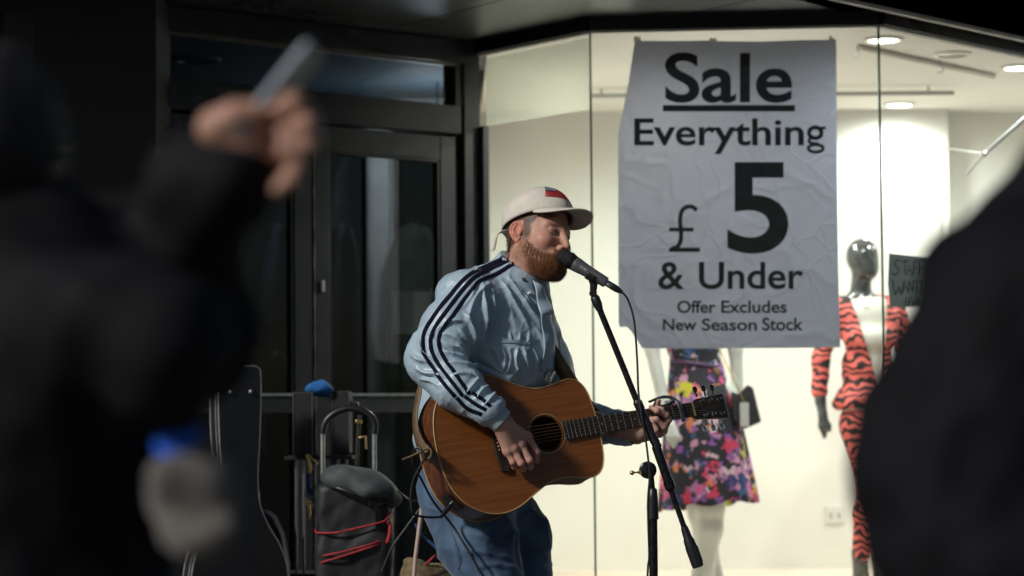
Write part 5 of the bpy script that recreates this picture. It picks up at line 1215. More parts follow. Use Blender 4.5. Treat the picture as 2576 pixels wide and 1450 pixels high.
# ---- white mannequin in the floral dress
Yw = 10.35; K = Yw / FPX
foot = P(1765, 1500, Yw); foot.z = Z_SILL
mw = empty('mannequin', foot, 'white mannequin in a floral dress, upper half behind the poster', 'mannequin')
def white_body(p):
    c = lambda u, v, dy=0: tuple(P(u, v, Yw + dy))
    d = s_ell(p, c(1742, 560), (.075, .09, .115)); d = smin(d, s_cap(p, c(1742, 610), c(1742, 690), .045, .05), .03)
    d = smin(d, s_ell(p, c(1745, 760), (.15, .09, .14)), .04); d = smin(d, s_ell(p, c(1752, 900), (.105, .08, .12)), .05); d = smin(d, s_ell(p, c(1765, 1010), (.15, .1, .14)), .05)
    d = smin(d, s_chain(p, [c(1668, 720), c(1640, 880, -.02), c(1668, 1010, -.05), c(1690, 1075, -.10)], [.045, .030, .026, .020], .02), .02)
    d = smin(d, s_chain(p, [c(1690, 1075, -.10), c(1698, 1100, -.11), c(1696, 1124, -.11)], [.020, .024, .012], .01), .012)
    d = smin(d, s_chain(p, [c(1690, 1080, -.11), c(1680, 1100, -.12), c(1684, 1115, -.12)], [.012, .010, .007], .006), .01)
    d = smin(d, s_chain(p, [c(1822, 720), c(1850, 880, .05), c(1858, 1020, .06)], [.045, .03, .024], .02), .02)
    d = smin(d, s_chain(p, [c(1800, 1120), c(1786, 1275, -.02), c(1786, 1330, -.02), c(1768, 1450, 0), c(1765, 1560, 0)], [.09, .060, .052, .045, .03], .03), .03)
    d = smin(d, s_chain(p, [c(1740, 1120, .06), c(1765, 1290, .08), c(1790, 1450, .1), c(1790, 1560, .1)], [.09, .055, .045, .03], .03), .03)
    return d
a, b = P(1560, 1580, Yw), P(1920, 420, Yw)
v_, f_ = sdf_mesh(white_body, (a.x - .02, Yw - .28, Z_SILL - .02), (b.x, Yw + .28, b.z), .011)
link('figure', np_mesh('figure', v_, f_), m_mw, mw)
lv_ = [(700, 1745, 76, .100), (800, 1745, 78, .105), (879, 1744, 66, .095), (905, 1750, 62, .088), (918, 1751, 66, .090), (961, 1755, 74, .105), (1014, 1762, 88, .13), (1070, 1768, 96, .145), (1123, 1772, 102, .155), (1200, 1777, 111, .17), (1272, 1780, 119, .18)]
lvc = crom(lv_, 4)
def dress_pt(i, k, n=120):
    v0, u0, hw, dep = lvc[i]; a = 2 * math.pi * k / n; t = max(0, (v0 - 930) / 340)
    fr_ = 1 + t * (.075 * math.sin(7 * a + .6) + .04 * math.sin(13 * a))
    hemd = (14 * math.cos(a - 2.6) + 5 * math.sin(7 * a)) * t
    return P(u0 + hw * fr_ * math.cos(a), v0 + hemd * 1.0, Yw) + Vector((0, dep * fr_ * math.sin(a), 0))
n = 120; dr = MB(); dr.add([dress_pt(i, k) for i in range(len(lvc)) for k in range(n)], [(i * n + k, i * n + (k + 1) % n, (i + 1) * n + (k + 1) % n, (i + 1) * n + k) for i in range(len(lvc) - 1) for k in range(n)])
do = dr.build('dress', m_flor, mw, 180, solid=.004); do['label'] = 'knee length dress printed with pink and yellow flowers'
belt = MB(); bi = [i for i in range(len(lvc)) if 896 <= lvc[i][0] <= 925]
def belt_pt(v0, a): return P(1750.5 + 66 * math.cos(a), v0 + 9 * math.cos(a), Yw) + Vector((0, .097 * math.sin(a), 0))
belt.add([belt_pt(v0, 2 * math.pi * k / 60) for v0 in (912, 924) for k in range(60)], [(k, (k + 1) % 60, 60 + (k + 1) % 60, 60 + k) for k in range(60)]).build('belt', mat('belt_purple', (.05, .015, .07), .5), do, 180, solid=.003)
bk_ = P(1802, 934, Yw - .075); MB().box(bk_, (.032, .006, .026)).build('buckle', m_gold, do, None, bevel=.003)
MB().tube([bk_ + Vector((0, 0, -.01)), bk_ + Vector((.004, 0, -.05)), bk_ + Vector((.002, .005, -.09))], [(.008, .002)] * 3, 8).build('belt_end', mat('belt_purple', (.05, .015, .07), .5), do, 60)
# hand bag on a chain
Yb = 10.22; hb = empty('handbag', P(1878, 1080, Yb), 'small dark handbag hanging from a gold chain with white tag', 'handbag')
bgp = [(1838, 985), (1858, 992), (1880, 968), (1893, 975), (1914, 1062), (1872, 1080), (1846, 1056)]
bq = [P(u, v, Yb) for u, v in bgp]; bq2 = [q + Vector((.01, .07, 0)) for q in bq]; n = len(bq)
MB().add(bq + bq2, [tuple(range(n)), tuple(range(2 * n - 1, n - 1, -1))] + [(i, (i + 1) % n, n + (i + 1) % n, n + i) for i in range(n)]).build('bag_body', mat('bag_leather', (.035, .034, .042), .45, var=.25, vscale=15), hb, None, bevel=.006)
cp_ = crom([tuple(P(1806, 868, Yb + .03)), tuple(P(1822, 905, Yb + .02)), tuple(P(1845, 952, Yb)), tuple(P(1872, 1012, Yb - .01))], 7)
for i, q in enumerate(cp_[:-1]):
    q = Vector(q); q2 = Vector(cp_[i + 1]); MB().tube([q, q.lerp(q2, .5), q2], [(.0035, .002), (.006, .0035), (.0035, .002)], 8).build('chain_link', m_gold, hb, 60)
tg_ = P(1873, 1043, Yb - .015); MB().box(tg_, (22 * Yb / FPX, .003, 60 * Yb / FPX)).build('price_tag', mat('tag_card', (.58, .56, .55), .7), hb, None)
# ---- black mannequin in the tiger print suit
Yk = 10.75
foot = P(2180, 1560, Yk); foot.z = Z_SILL
mk_ = empty('mannequin', foot, 'glossy black headed mannequin in a coral tiger print trouser suit', 'mannequin')
c = lambda u, v, dy=0: tuple(P(u, v, Yk + dy))
def black_body(p):
    d = s_ell(p, c(2169, 646), (.073, .082, .082)); d = smin(d, s_ell(p, c(2181, 678, -.02), (.052, .066, .052)), .03)
    d = smin(d, s_cap(p, c(2167, 690, .01), c(2165, 750, .02), .042, .050), .02)
    d = smin(d, s_ell(p, c(2172, 762, .03), (.13, .07, .04)), .03)
    d = smin(d, s_chain(p, [c(2062, 960, -.02), c(2064, 1010, -.03), c(2070, 1045, -.05)], [.030, .024, .020], .01), .01)
    d = smin(d, s_chain(p, [c(2070, 1045, -.05), c(2072, 1072, -.05), c(2074, 1100, -.05)], [.021, .024, .010], .01), .01)
    d = smin(d, s_chain(p, [c(2076, 1056, -.06), c(2087, 1072, -.07), c(2087, 1086, -.07)], [.012, .010, .007], .006), .008)
    d = smin(d, s_chain(p, [c(2290, 960, .05), c(2300, 1040, .02), c(2300, 1100, .0)], [.030, .022, .012], .01), .01)
    d = smin(d, s_chain(p, [c(2163, 1390, -.02), c(2166, 1450), c(2170, 1560)], [.038, .036, .026], .01), .01)
    d = smin(d, s_chain(p, [c(2215, 1390, .05), c(2220, 1450, .05), c(2220, 1560, .05)], [.038, .036, .026], .01), .01)
    return d
a, b = P(2020, 1600, Yk), P(2340, 580, Yk)
v_, f_ = sdf_mesh(black_body, (a.x, Yk - .2, Z_SILL), (b.x, Yk + .2, b.z), .008)
link('figure', np_mesh('figure', v_, f_), m_mb, mk_)
def torso2(p, g=0.0):
    d = s_ell(p, c(2185, 800), (.135 + g, .085 + g, .11 + g)); d = smin(d, s_ell(p, c(2190, 850, -.03), (.115 + g, .085 + g, .07 + g)), .03)
    d = smin(d, s_ell(p, c(2183, 930), (.105 + g, .080 + g, .13 + g)), .04); d = smin(d, s_ell(p, c(2185, 1010), (.135 + g, .10 + g, .09 + g)), .03)
    return d
v_, f_ = sdf_mesh(lambda p: smax(torso2(p), (P(2180, 748, Yk).z - p[:, 2]) * -1, .01), (a.x, Yk - .25, P(2180, 1060, Yk).z), (b.x, Yk + .2, P(2180, 730, Yk).z), .009)
link('inner_top', np_mesh('inner_top', v_, f_), mat('cream_top', (.78, .74, .66), .7), mk_)
def plane2(p, u0, v0, u1, v1):
    q0, q1 = np.array(P(u0, v0, Yk)), np.array(P(u1, v1, Yk)); dx, dz_ = q1[0] - q0[0], q1[2] - q0[2]; L = math.hypot(dx, dz_)
    return ((p[:, 0] - q0[0]) * dz_ - (p[:, 2] - q0[2]) * dx) / L          # >0 one side
def blazer(p):
    d = torso2(p, .012)
    d = smin(d, s_chain(p, [c(2118, 775, .0), c(2080, 850, .0), c(2066, 900, -.01), c(2061, 985, -.02)], [.055, .045, .040, .036], .02), .025)
    d = smin(d, s_chain(p, [c(2248, 778, .02), c(2280, 860, .05), c(2290, 980, .05)], [.052, .045, .036], .02), .025)
    d = smin(d, s_ell(p, c(2182, 1015), (.150, .112, .045)), .03)
    cut = np.maximum(np.maximum(plane2(p, 2128, 730, 2212, 1000), -plane2(p, 2228, 730, 2212, 1000)), p[:, 1] - (Yk + .0))
    d = smax(d, -cut, .004)
    d = smax(d, (p[:, 2] - P(2180, 742, Yk).z), .01); return smax(d, P(2180, 1030, Yk).z - p[:, 2], .008)
v_, f_ = sdf_mesh(blazer, (a.x - .02, Yk - .25, P(2180, 1060, Yk).z), (b.x + .05, Yk + .25, P(2180, 720, Yk).z), .007)
nv_ = np_normals(v_, f_); v_ = v_ + nv_ * (.004 * vnoise(v_, 45, 31))[:, None]
o = link('blazer', np_mesh('blazer', v_, f_), m_tig, mk_)
def trousers(p):
    d = s_ell(p, c(2182, 1060), (.125, .10, .10))
    d = smin(d, s_chain(p, [c(2165, 1085, -.01), c(2196, 1206, -.05), c(2197, 1242, -.06), c(2182, 1290, -.03), c(2167, 1395, -.02)], [.088, .064, .058, .056, .042], .03), .03)
    d = smin(d, s_chain(p, [c(2210, 1085, .03), c(2225, 1230, .03), c(2218, 1395, .05)], [.088, .060, .042], .03), .03)
    d = smax(d, p[:, 2] - P(2180, 1024, Yk).z, .008); return smax(d, P(2180, 1408, Yk).z - p[:, 2], .006)
v_, f_ = sdf_mesh(trousers, (a.x, Yk - .25, P(2180, 1430, Yk).z), (b.x, Yk + .25, P(2180, 1000, Yk).z), .008)
link('trousers', np_mesh('trousers', v_, f_), m_tig, mk_)
for i in range(9):
    t = i / 8 - .5; MB().ball(P(2180 + 44 * t, 772 - 60 * t * t * 1.2, Yk - .075 + .06 * abs(t)), .009, 8, 6).build('necklace_bead', m_chrome, mk_)
for q in (P(2172, 1500, Yk), P(1770, 1500, Yw)):
    pass
# ================================================================== GEAR BY THE DOORS
Yg = 8.25; C7 = lambda x, y: (377.3 + x * .3926, 880.5 + y * .3926)
def G7(x, y, Y=Yg): return P(*C7(x, y), Y)
m_case = mat('case_black_vinyl', (.009, .0095, .0105), .42, var=.2, vscale=30, bump=.15, bscale=180); m_casetrim = mat('case_trim_metal', (.34, .33, .33), .3, .5, var=.2, vscale=30)
# guitar hard case standing on end
gc0 = P(600, 943, Yg); gc = empty('guitar_case', Vector((gc0.x, Yg + .06, 0)), 'black upright guitar hard case with silver edge trim', 'guitar case')
cy_ = R(-20); cX = Vector((math.cos(cy_) , -math.sin(cy_), 0)); cN = Vector((math.sin(-cy_), -math.cos(cy_), 0))
ztop = P(600, 922, Yg).z; org = Vector((gc0.x + .004, Yg, 0)); zz = lambda v: P(600, v, Yg).z
rows = [(zz(922), .050), (zz(926), .064), (zz(940), .072), (zz(1000), .073), (zz(1116), .068), (zz(1195), .062), (zz(1257), .066), (zz(1290), .078), (zz(1332), .104), (zz(1370), .135), (zz(1420), .160), (zz(1500), .172), (zz(1580), .168), (zz(1640), .155), (.42, .16), (.30, .20), (.20, .225), (.10, .215), (.03, .16), (.012, .08)]
hc = crom(rows, 4); lc = [(q[1], q[0]) for q in hc] + [(-q[1], q[0]) for q in hc[::-1]]
def CS(x, z, d): return org + cX * x + Vector((0, 0, z)) - cN * d
n = len(lc)
cb3 = MB(); cb3.add([CS(x, z, 0) for x, z in lc] + [CS(x, z, .135) for x, z in lc], [tuple(range(n - 1, -1, -1)), tuple(range(n, 2 * n))] + [(i, (i + 1) % n, n + (i + 1) % n, n + i) for i in range(n)])
cb3.build('shell', m_case, gc, 50, bevel=.012)
for d_, r in ((.004, .0042), (.050, .003), (.131, .0042)):
    MB().tube([CS(x * 1.002, z, d_) for x, z in lc] + [CS(*lc[0], d_)], r, 8, False).build('edge_trim', m_casetrim, gc, 60)
for x in (-.033, .038):
    q = CS(x, zz(986), -.002); MB().ball(q, .008, 10, 6).build('rivet', m_casetrim, gc)
q = CS(.068, zz(1250), .02); MB().box(q, (.012, .03, .035)).build('latch', mat('latch_red', (.25, .02, .02), .4), gc, None, bevel=.002)
q = CS(-.075, zz(960), .06); MB().tube([q + Vector((0, 0, .06)), q + Vector((-.02, 0, .03)), q + Vector((-.02, 0, -.03)), q + Vector((0, 0, -.06))], .006, 8).build('carry_handle', m_blkp, gc, 60)
# second, lower case behind it
q = P(700, 1300, 8.45)
def hump(a, b):
    x = (a - .5) * .34; z = .55 + .13 * math.cos((a - .5) * 2.4) ** 2; return None
e = empty('instrument_bag', Vector((P(690, 1400, 8.5).x, 8.5, 0)), 'low rounded black case half hidden behind the guitar case', 'case')
bx0 = P(680, 1290, 8.5); pts = [(P(600, 1290, 8.5).x, .02), (P(600, 1290, 8.5).x, P(600, 1330, 8.5).z), (P(640, 1290, 8.5).x, P(640, 1290, 8.5).z), (P(670, 1290, 8.5).x, P(670, 1284, 8.5).z), (P(690, 1290, 8.5).x, P(690, 1300, 8.5).z), (P(712, 1290, 8.5).x, P(712, 1345, 8.5).z), (P(725, 1290, 8.5).x, P(725, 1420, 8.5).z), (P(730, 1290, 8.5).x, .02)]
n = len(pts); MB().add([Vector((x, 8.44, z)) for x, z in pts] + [Vector((x, 8.58, z)) for x, z in pts], [tuple(range(n)), tuple(range(2 * n - 1, n - 1, -1))] + [(i, (i + 1) % n, n + (i + 1) % n, n + i) for i in range(n)]).build('shell', m_case, e, 40, bevel=.01)
MB().tube([Vector((x, 8.44, z)) for x, z in pts[1:-1]], .004, 8).build('edge_trim', m_casetrim, e, 60)
# amplifier boxes on a cart
m_amp = mat('amp_tolex', (.011, .011, .0125), .65, var=.2, vscale=60, bump=.25, bscale=250)
def ampbox(u0, u1, v0, v1, Y, dep, lab, name='speaker_box'):
    a, b = P(u0, v0, Y), P(u1, v1, Y); e = empty(name, Vector(((a.x + b.x) / 2, Y, b.z)), lab, 'box')
    MB().box(((a.x + b.x) / 2, Y + dep / 2, (a.z + b.z) / 2), (b.x - a.x, dep, a.z - b.z)).build('cabinet', m_amp, e, None, bevel=.006)
    for s in (0, 1):
        x = b.x if s else a.x; MB().tube([(x, Y, a.z), (x, Y, b.z)], .0028, 6).build('edge_bead', mat('box_edge', (.10, .10, .10), .4, .5), e, 60)
ampbox(738, 786, 986, 1148, 8.55, .2, 'narrow black box below the blue cloth, left of the trolley handle')
ampbox(836, 878, 984, 1142, 8.6, .2, 'narrow black box behind the trolley handle, right of the blue cloth')
ca_ = empty('equipment_cart', Vector((P(775, 1300, 8.6).x, 8.6, 0)), 'thin metal cart frame standing under the two black boxes', 'cart')
for u in (745, 764, 850, 872): MB().tube([P(u, 1146, 8.62), Vector((P(u, 1400, 8.62).x, 8.62, .02))], .005, 8).build('post', mat('cart_metal', (.22, .22, .22), .35, .8), ca_, 60)
for v in (1147, 1440): MB().box((P(805, v, 8.65).x, 8.67, P(805, v, 8.65).z - .006), (.24, .2, .012)).build('shelf', m_amp, ca_, None)
# blue cloth
def cloth(c, r, hgt, m_, name, lab, cat, seed, kk=14):
    def f(p):
        q = p - np.array(c); return s_ell(p, c, (r, r * .7, hgt)) + .010 * vnoise(p, 60, seed) + .004 * vnoise(p, 140, seed + 1)
    lo = np.array(c) - np.array((r, r, hgt)) * 1.5; hi = np.array(c) + np.array((r, r, hgt)) * 1.5
    v_, f_ = sdf_mesh(f, lo, hi, .006); o = link(name, np_mesh(name, v_, f_), m_, None); tag(o, lab, cat); return o
cloth(tuple(P(806, 978, 8.6)), .046, .028, mat('blue_cloth', (.012, .12, .36), .8, var=.2, vscale=20), 'cloth_bundle', 'crumpled bright blue cloth on top of the boxes', 'cloth', 41)
for i, (u, v, lab) in enumerate(((778, 1158, 'brass coloured clamp hanging under the left box'), (776, 1272, 'brass coloured clamp low on the cart post'))):
    q = P(u, v, 8.5); e = empty('clamp', q, lab, 'clamp'); MB().tube([q + Vector((-.01, 0, .02)), q, q + Vector((.004, 0, -.03)), q + Vector((.0, 0, -.045))], [.005, .007, .006, .004], 8).build('jaw', m_gold, e, 60); MB().tube([q + Vector((-.005, -.005, .02)), q + Vector((.02, 0, -.005)), q + Vector((.03, 0, -.015))], .004, 8).build('lever', m_gold, e, 60)
o = MB().tube([P(790, 1160, 8.55), P(778, 1190, 8.52), P(776, 1225, 8.52), P(784, 1245, 8.54)], [(.012, .004)] * 4, 8).build('blue_strap', mat('blue_strap', (.01, .04, .16), .7), None, 60); tag(o, 'short dark blue strap tied to the cart post', 'strap')
# luggage trolley with a bag strapped on it
Yt = 8.1; tr = empty('luggage_trolley', Vector((P(876, 1400, Yt).x, Yt + .1, 0)), 'folding luggage trolley with silver tubes and black arched handle', 'trolley')
for u in (811.5, 941.5):
    MB().tube([P(u, 1086, Yt + .12), Vector((P(u, 1200, Yt + .12).x, Yt + .12, .05))], .0082, 12).build('tube', m_steel, tr, 60)
hd = [P(811.5, 1092, Yt + .12), P(814, 1075, Yt + .12), P(824, 1055, Yt + .12), P(845, 1038, Yt + .12), P(876, 1028, Yt + .12), P(910, 1032, Yt + .12), P(932, 1046, Yt + .12), P(943, 1066, Yt + .12), P(941.5, 1092, Yt + .12)]
MB().tube([Vector(q) for q in crom([tuple(q) for q in hd], 5)], .0115, 12).build('handle', m_blkp, tr, 60)
MB().tube([P(880, 1016, Yt + .12), P(897, 1018, Yt + .12), P(900, 1032, Yt + .12)], [(.012, .008)] * 3, 10).build('release', m_blkp, tr, 60)
for s in (-.11, .11): MB().lathe(Vector((P(876, 1400, Yt).x + s, Yt + .14, .05)), Vector((P(876, 1400, Yt).x + s + 1, Yt + .14, .05)), [(-.012, .03), (-.012, .05), (.012, .05), (.012, .03)], 20).build('wheel', m_blkp, tr, 40)
MB().box((P(876, 1400, Yt).x, Yt - .02, .03), (.28, .26, .015)).build('foot_plate', m_steel, tr, None, bevel=.004)
bgc = P(893, 1330, Yt)
def bagf(p):
    d = s_box(p, (bgc.x, Yt, .485), (.124, .100, .455), None, .03); return d + .006 * vnoise(p, 28, 51) + .003 * vnoise(p, 70, 52)
v_, f_ = sdf_mesh(bagf, (bgc.x - .2, Yt - .18, .01), (bgc.x + .2, Yt + .18, 1.02), .010)
bgE = empty('holdall_bag', Vector((bgc.x, Yt, .05)), 'tall black bag with grey top strapped on the luggage trolley', 'bag')
link('bag_body', np_mesh('bag_body', v_, f_), mat('bag_nylon', (.009, .0095, .0105), .6, var=.3, vscale=15, bump=.2, bscale=90), bgE)
tc_ = P(908, 1222, Yt - .03)
AXb = A3(Vector((.955, 0, -.297)), Vector((0, 1, 0)), Vector((.297, 0, .955)))
def topf(p): return s_ell(p, tc_, (.140, .118, .062), AXb) + .010 * vnoise(p, 32, 53) + .003 * vnoise(p, 90, 54)
v_, f_ = sdf_mesh(topf, np.array(tc_) - .2, np.array(tc_) + .2, .008); link('bag_top', np_mesh('bag_top', v_, f_), mat('bag_top_grey', (.055, .066, .066), .7, var=.25, vscale=12, bump=.25, bscale=60), bgE)
def bag_rim(a): return Vector(tc_) + Vector((.955, 0, -.297)) * .128 * math.cos(a) + Vector((0, 1, 0)) * .106 * math.sin(a) + Vector((.297, 0, .955)) * (-.026)
MB().tube([bag_rim(2 * math.pi * i / 40) for i in range(41)], .007, 8, False).build('bag_piping', m_blkp, bgE, 60)
MB().box(P(945, 1262, Yt - .11), (.05, .014, .03)).build('buckle', m_blkp, bgE, None, bevel=.004)
MB().tube([P(947, 1268, Yt - .11), P(950, 1300, Yt - .11), P(952, 1330, Yt - .108)], [(.011, .003)] * 3, 8).build('bag_strap', m_blkp, bgE, 60)
m_redc = mat('red_bungee', (.30, .016, .02), .7, var=.3, vscale=60)
def bungee(pts, lab, r=.0038):
    o = MB().tube([Vector(q) for q in crom([tuple(G7(x, y, Yt + dy)) for x, y, dy in pts], 6)], r, 8).build('bungee_cord', m_redc, None, 60); tag(o, lab, 'cord', 'red elastic cords round the bag'); return o
bungee([(1060, 1150, 0), (1075, 1172, -.09), (1190, 1172, -.118), (1270, 1156, -.118), (1440, 1116, -.118), (1500, 1098, -.11), (1530, 1070, -.10), (1545, 1040, -.05), (1550, 1020, .06)], 'upper red elastic cord pulled across the bag')
bungee([(1530, 1100, -.09), (1540, 1150, -.10), (1525, 1225, -.10), (1510, 1232, -.10)], 'short red cord loop at the right side of the bag', .007)
bungee([(1070, 1340, 0), (1100, 1322, -.09), (1200, 1303, -.118), (1300, 1278, -.118), (1440, 1238, -.118), (1540, 1200, -.06)], 'middle red elastic cord across the bag')
bungee([(1060, 1385, 0), (1090, 1366, -.09), (1190, 1336, -.118), (1300, 1302, -.118), (1440, 1255, -.118), (1545, 1215, -.06)], 'lowest red elastic cord across the bag')
# folded stand behind the handle
fs = empty('folded_stand', Vector((P(902, 1300, 8.5).x, 8.5, .0)), 'folded dark stand with brass wing screw behind the trolley', 'stand')
MB().tube([P(905, 1045, 8.5), P(900, 1110, 8.5), P(897, 1180, 8.5), Vector((P(893, 1300, 8.5).x, 8.5, .02))], .007, 8).build('pole', mat('old_pole', (.05, .045, .04), .45, .5), fs, 60)
MB().box(P(903, 1062, 8.5), (.022, .02, .014)).build('collar', m_gold, fs, None, bevel=.002); MB().tube([P(900, 1102, 8.5), P(920, 1098, 8.49), P(921, 1130, 8.49)], .004, 8).build('wing_screw', m_gold, fs, 60)
# stick, ropes, sack
o = MB().tube([P(1063, 1262, 7.75), P(1045, 1403, 7.72), P(1036, 1520, 7.7), Vector((P(1020, 1500, 7.7).x, 7.7, .01))], .0065, 10).build('pale_stick', mat('pale_wood', (.45, .33, .26), .6), None, 60); tag(o, 'pale thin stick leaning behind the singer', 'stick')
def rope(pts, Y, r, m_, lab, col=None):
    o = MB().tube([Vector(q) for q in crom([tuple(P(u, v, Y)) for u, v in pts], 6)], r, 8).build('rope', m_, None, 60); tag(o, lab, 'rope')
rope([(1045, 1318), (1060, 1345), (1090, 1372), (1120, 1400), (1150, 1440)], 7.75, .0045, mat('blue_rope', (.02, .07, .22), .7), 'blue rope slung beside the singer\'s leg')
rope([(1112, 1386), (1090, 1403), (1070, 1422), (1055, 1445)], 7.78, .0045, m_redc, 'red rope by the sack behind the singer')
rope([(1000, 1235), (1030, 1258), (1062, 1262), (1090, 1258)], 7.9, .0035, m_blkp, 'black cord between the bag and the singer')
rope([(1064, 1270), (1020, 1330), (985, 1380), (960, 1440)], 7.95, .004, m_blkp, 'black strap hanging slanted beside the bag')
sk = P(1085, 1490, 7.8)
def sack(p):
    d = smin(s_ell(p, (sk.x, 7.82, sk.z - .06), (.13, .11, .14)), s_ell(p, tuple(P(1038, 1425, 7.8)), (.035, .035, .035)), .05); return smax(d + .010 * vnoise(p, 40, 61) + .004 * vnoise(p, 110, 62), .0 - p[:, 2], .01)
v_, f_ = sdf_mesh(sack, (sk.x - .25, 7.55, sk.z - .3), (sk.x + .25, 8.05, sk.z + .2), .009)
sko = link('burlap_sack', np_mesh('burlap_sack', v_, f_), mat('burlap', (.16, .115, .06), .95, var=.3, vscale=40, bump=.6, bscale=220), None); tag(sko, 'crumpled burlap sack lying behind the singer\'s knees', 'sack')
o = MB().box((sk.x, 7.82, (sk.z - .19) / 2), (.3, .26, sk.z - .19)).build('crate', m_amp, None, None, bevel=.008); tag(o, 'black crate under the burlap sack', 'crate')
# ================================================================== BLURRED PASSERS-BY IN THE FOREGROUND
m_coat = mat('black_coat_cloth', (.0055, .0056, .0072), .8, var=.25, vscale=9, bump=.3, bscale=40, spec=.12)
m_coat2 = mat('black_anorak', (.0055, .0056, .0070), .75, var=.25, vscale=9, bump=.3, bscale=40, spec=.15)
m_trs = mat('dark_trousers', (.012, .012, .014), .85); m_hair2 = mat('black_hair', (.012, .010, .009), .7, var=.3, vscale=60, bump=.5, bscale=200)
m_skin2 = mat('hand_skin', (.43, .23, .16), .55, sss=.1, var=.08, vscale=60, bump=.1, bscale=200)
m_sh2 = mat('dark_shoe', (.014, .013, .012), .5)
def folds_noise(v_, f_, a1, a2, s):
    n_ = np_normals(v_, f_); return v_ + n_ * (a1 * vnoise(v_ * np.array((1, 1, .6)), 22, s) + a2 * vnoise(v_, 60, s + 1))[:, None]
def lower_body(par, cx, cy, hip, m_):
    def f(p):
        d = s_ell(p, (cx, cy, hip), (.17, .12, .13))
        for s in (-1, 1): d = smin(d, s_chain(p, [(cx + s * .09, cy, hip - .05), (cx + s * .10, cy, hip * .5), (cx + s * .10, cy + .03, .07)], [.085, .065, .055], .03), .03)
        return d
    v_, f_ = sdf_mesh(f, (cx - .28, cy - .25, .02), (cx + .28, cy + .25, hip + .16), .02); link('trousers', np_mesh('trousers', v_, f_), m_, par)
    for s in (-1, 1):
        v_, f_ = sdf_mesh(lambda p: smax(s_ell(p, (cx + s * .10, cy + .06, .045), (.05, .14, .055)), .004 - p[:, 2], .004), (cx + s * .1 - .08, cy - .12, -.01), (cx + s * .1 + .08, cy + .24, .13), .014); link('shoe', np_mesh('shoe', v_, f_), m_sh2, par)
def head_of(par, c, yaw, hair=True):
    F_ = Vector((math.sin(yaw), math.cos(yaw), 0)); A = A3(F_, U0.cross(F_), U0); c = np.array(c, np.float32)
    def f(p):
        q = (p - c) @ A
        d = s_ell(q, (-.01, 0, .03), (.098, .077, .092)); d = smin(d, s_ell(q, (.03, 0, -.05), (.06, .056, .07)), .045); d = smin(d, s_cap(q, (.09, 0, .005), (.112, 0, -.04), .009, .012), .015)
        for s in (-1, 1):
            d = smax(d, -s_ell(q, (.100, s * .031, -.002), (.018, .016, .011)), .012); d = smin(d, s_ell(q, (-.012, s * .079, -.012), (.015, .007, .03)), .006)
        d = smin(d, s_cap(q, (.09, -.02, -.074), (.09, .02, -.074), .006), .006)
        return smin(d, s_cap(q, (-.03, 0, -.06), (-.04, 0, -.19), .056, .064), .03)
    lo = np.array(c) - np.array((.17, .17, .24)); hi = np.array(c) + np.array((.17, .17, .15))
    v_, f_ = sdf_mesh(f, lo, hi, .007); return v_, f_, A
# ---- right passer-by
YR = 2.3
rp = empty('person', (P(2760, 1000, YR).x, YR, 0), 'blurred person in black coat at the right edge, seen from behind', 'person')
def coatR(p):
    c = lambda u, v, dy=0: tuple(P(u, v, YR + dy))
    d = s_ell(p, c(2790, 860, .04), (.185, .13, .17)); d = smin(d, s_ell(p, c(2790, 1250, .04), (.18, .13, .26)), .08); d = smin(d, s_ell(p, c(2780, 1700, .04), (.20, .15, .22)), .08)
    d = smin(d, s_cap(p, c(2680, 680, .03), c(2960, 680, .05), .050), .06)
    d = smin(d, s_chain(p, [c(2650, 690, .0), c(2592, 722, .0), c(2534, 792, -.02), c(2462, 952, -.03), c(2396, 1104, -.05), c(2384, 1230, -.06), c(2420, 1340, -.08), c(2480, 1420, -.10), c(2600, 1440, -.12)], [.066, .070, .071, .072, .072, .072, .07, .062, .05], .04), .05)
    d = smin(d, s_chain(p, [c(2990, 700, .05), c(3130, 1000, .05), c(3150, 1350, .05)], [.075, .07, .055], .03), .05)
    d = smin(d, s_cap(p, c(2700, 620, .03), c(2700, 440, .03), .064, .058), .04)
    return d
v_, f_ = sdf_mesh(coatR, (P(2100, 1000, YR).x, YR - .3, P(2700, 1990, YR).z), (P(3300, 1000, YR).x, YR + .3, P(2700, 380, YR).z), .012)
v_ = folds_noise(v_, f_, .012, .006, 71); link('coat', np_mesh('coat', v_, f_), m_coat, rp)
hc_ = P(2860, 300, YR + .03)
v_, f_, A = head_of(rp, hc_, .35)
link('body', np_mesh('body', v_, f_), m_skin2, rp)
q = (v_ - np.array(hc_, np.float32)) @ A
hv_, hf_ = sdf_mesh(lambda p: smax(s_ell((p - np.array(hc_, np.float32)) @ A, (-.02, 0, .035), (.108, .087, .102)), ((p - np.array(hc_, np.float32)) @ A) @ np.array((.75, 0, -.5), np.float32) - .035, .01) + .002 * vnoise(p, 200, 5), np.array(hc_) - .2, np.array(hc_) + .2, .008)
link('hair', np_mesh('hair', hv_, hf_), m_hair2, rp)
lower_body(rp, P(2780, 1000, YR).x, YR + .04, .60, m_trs)
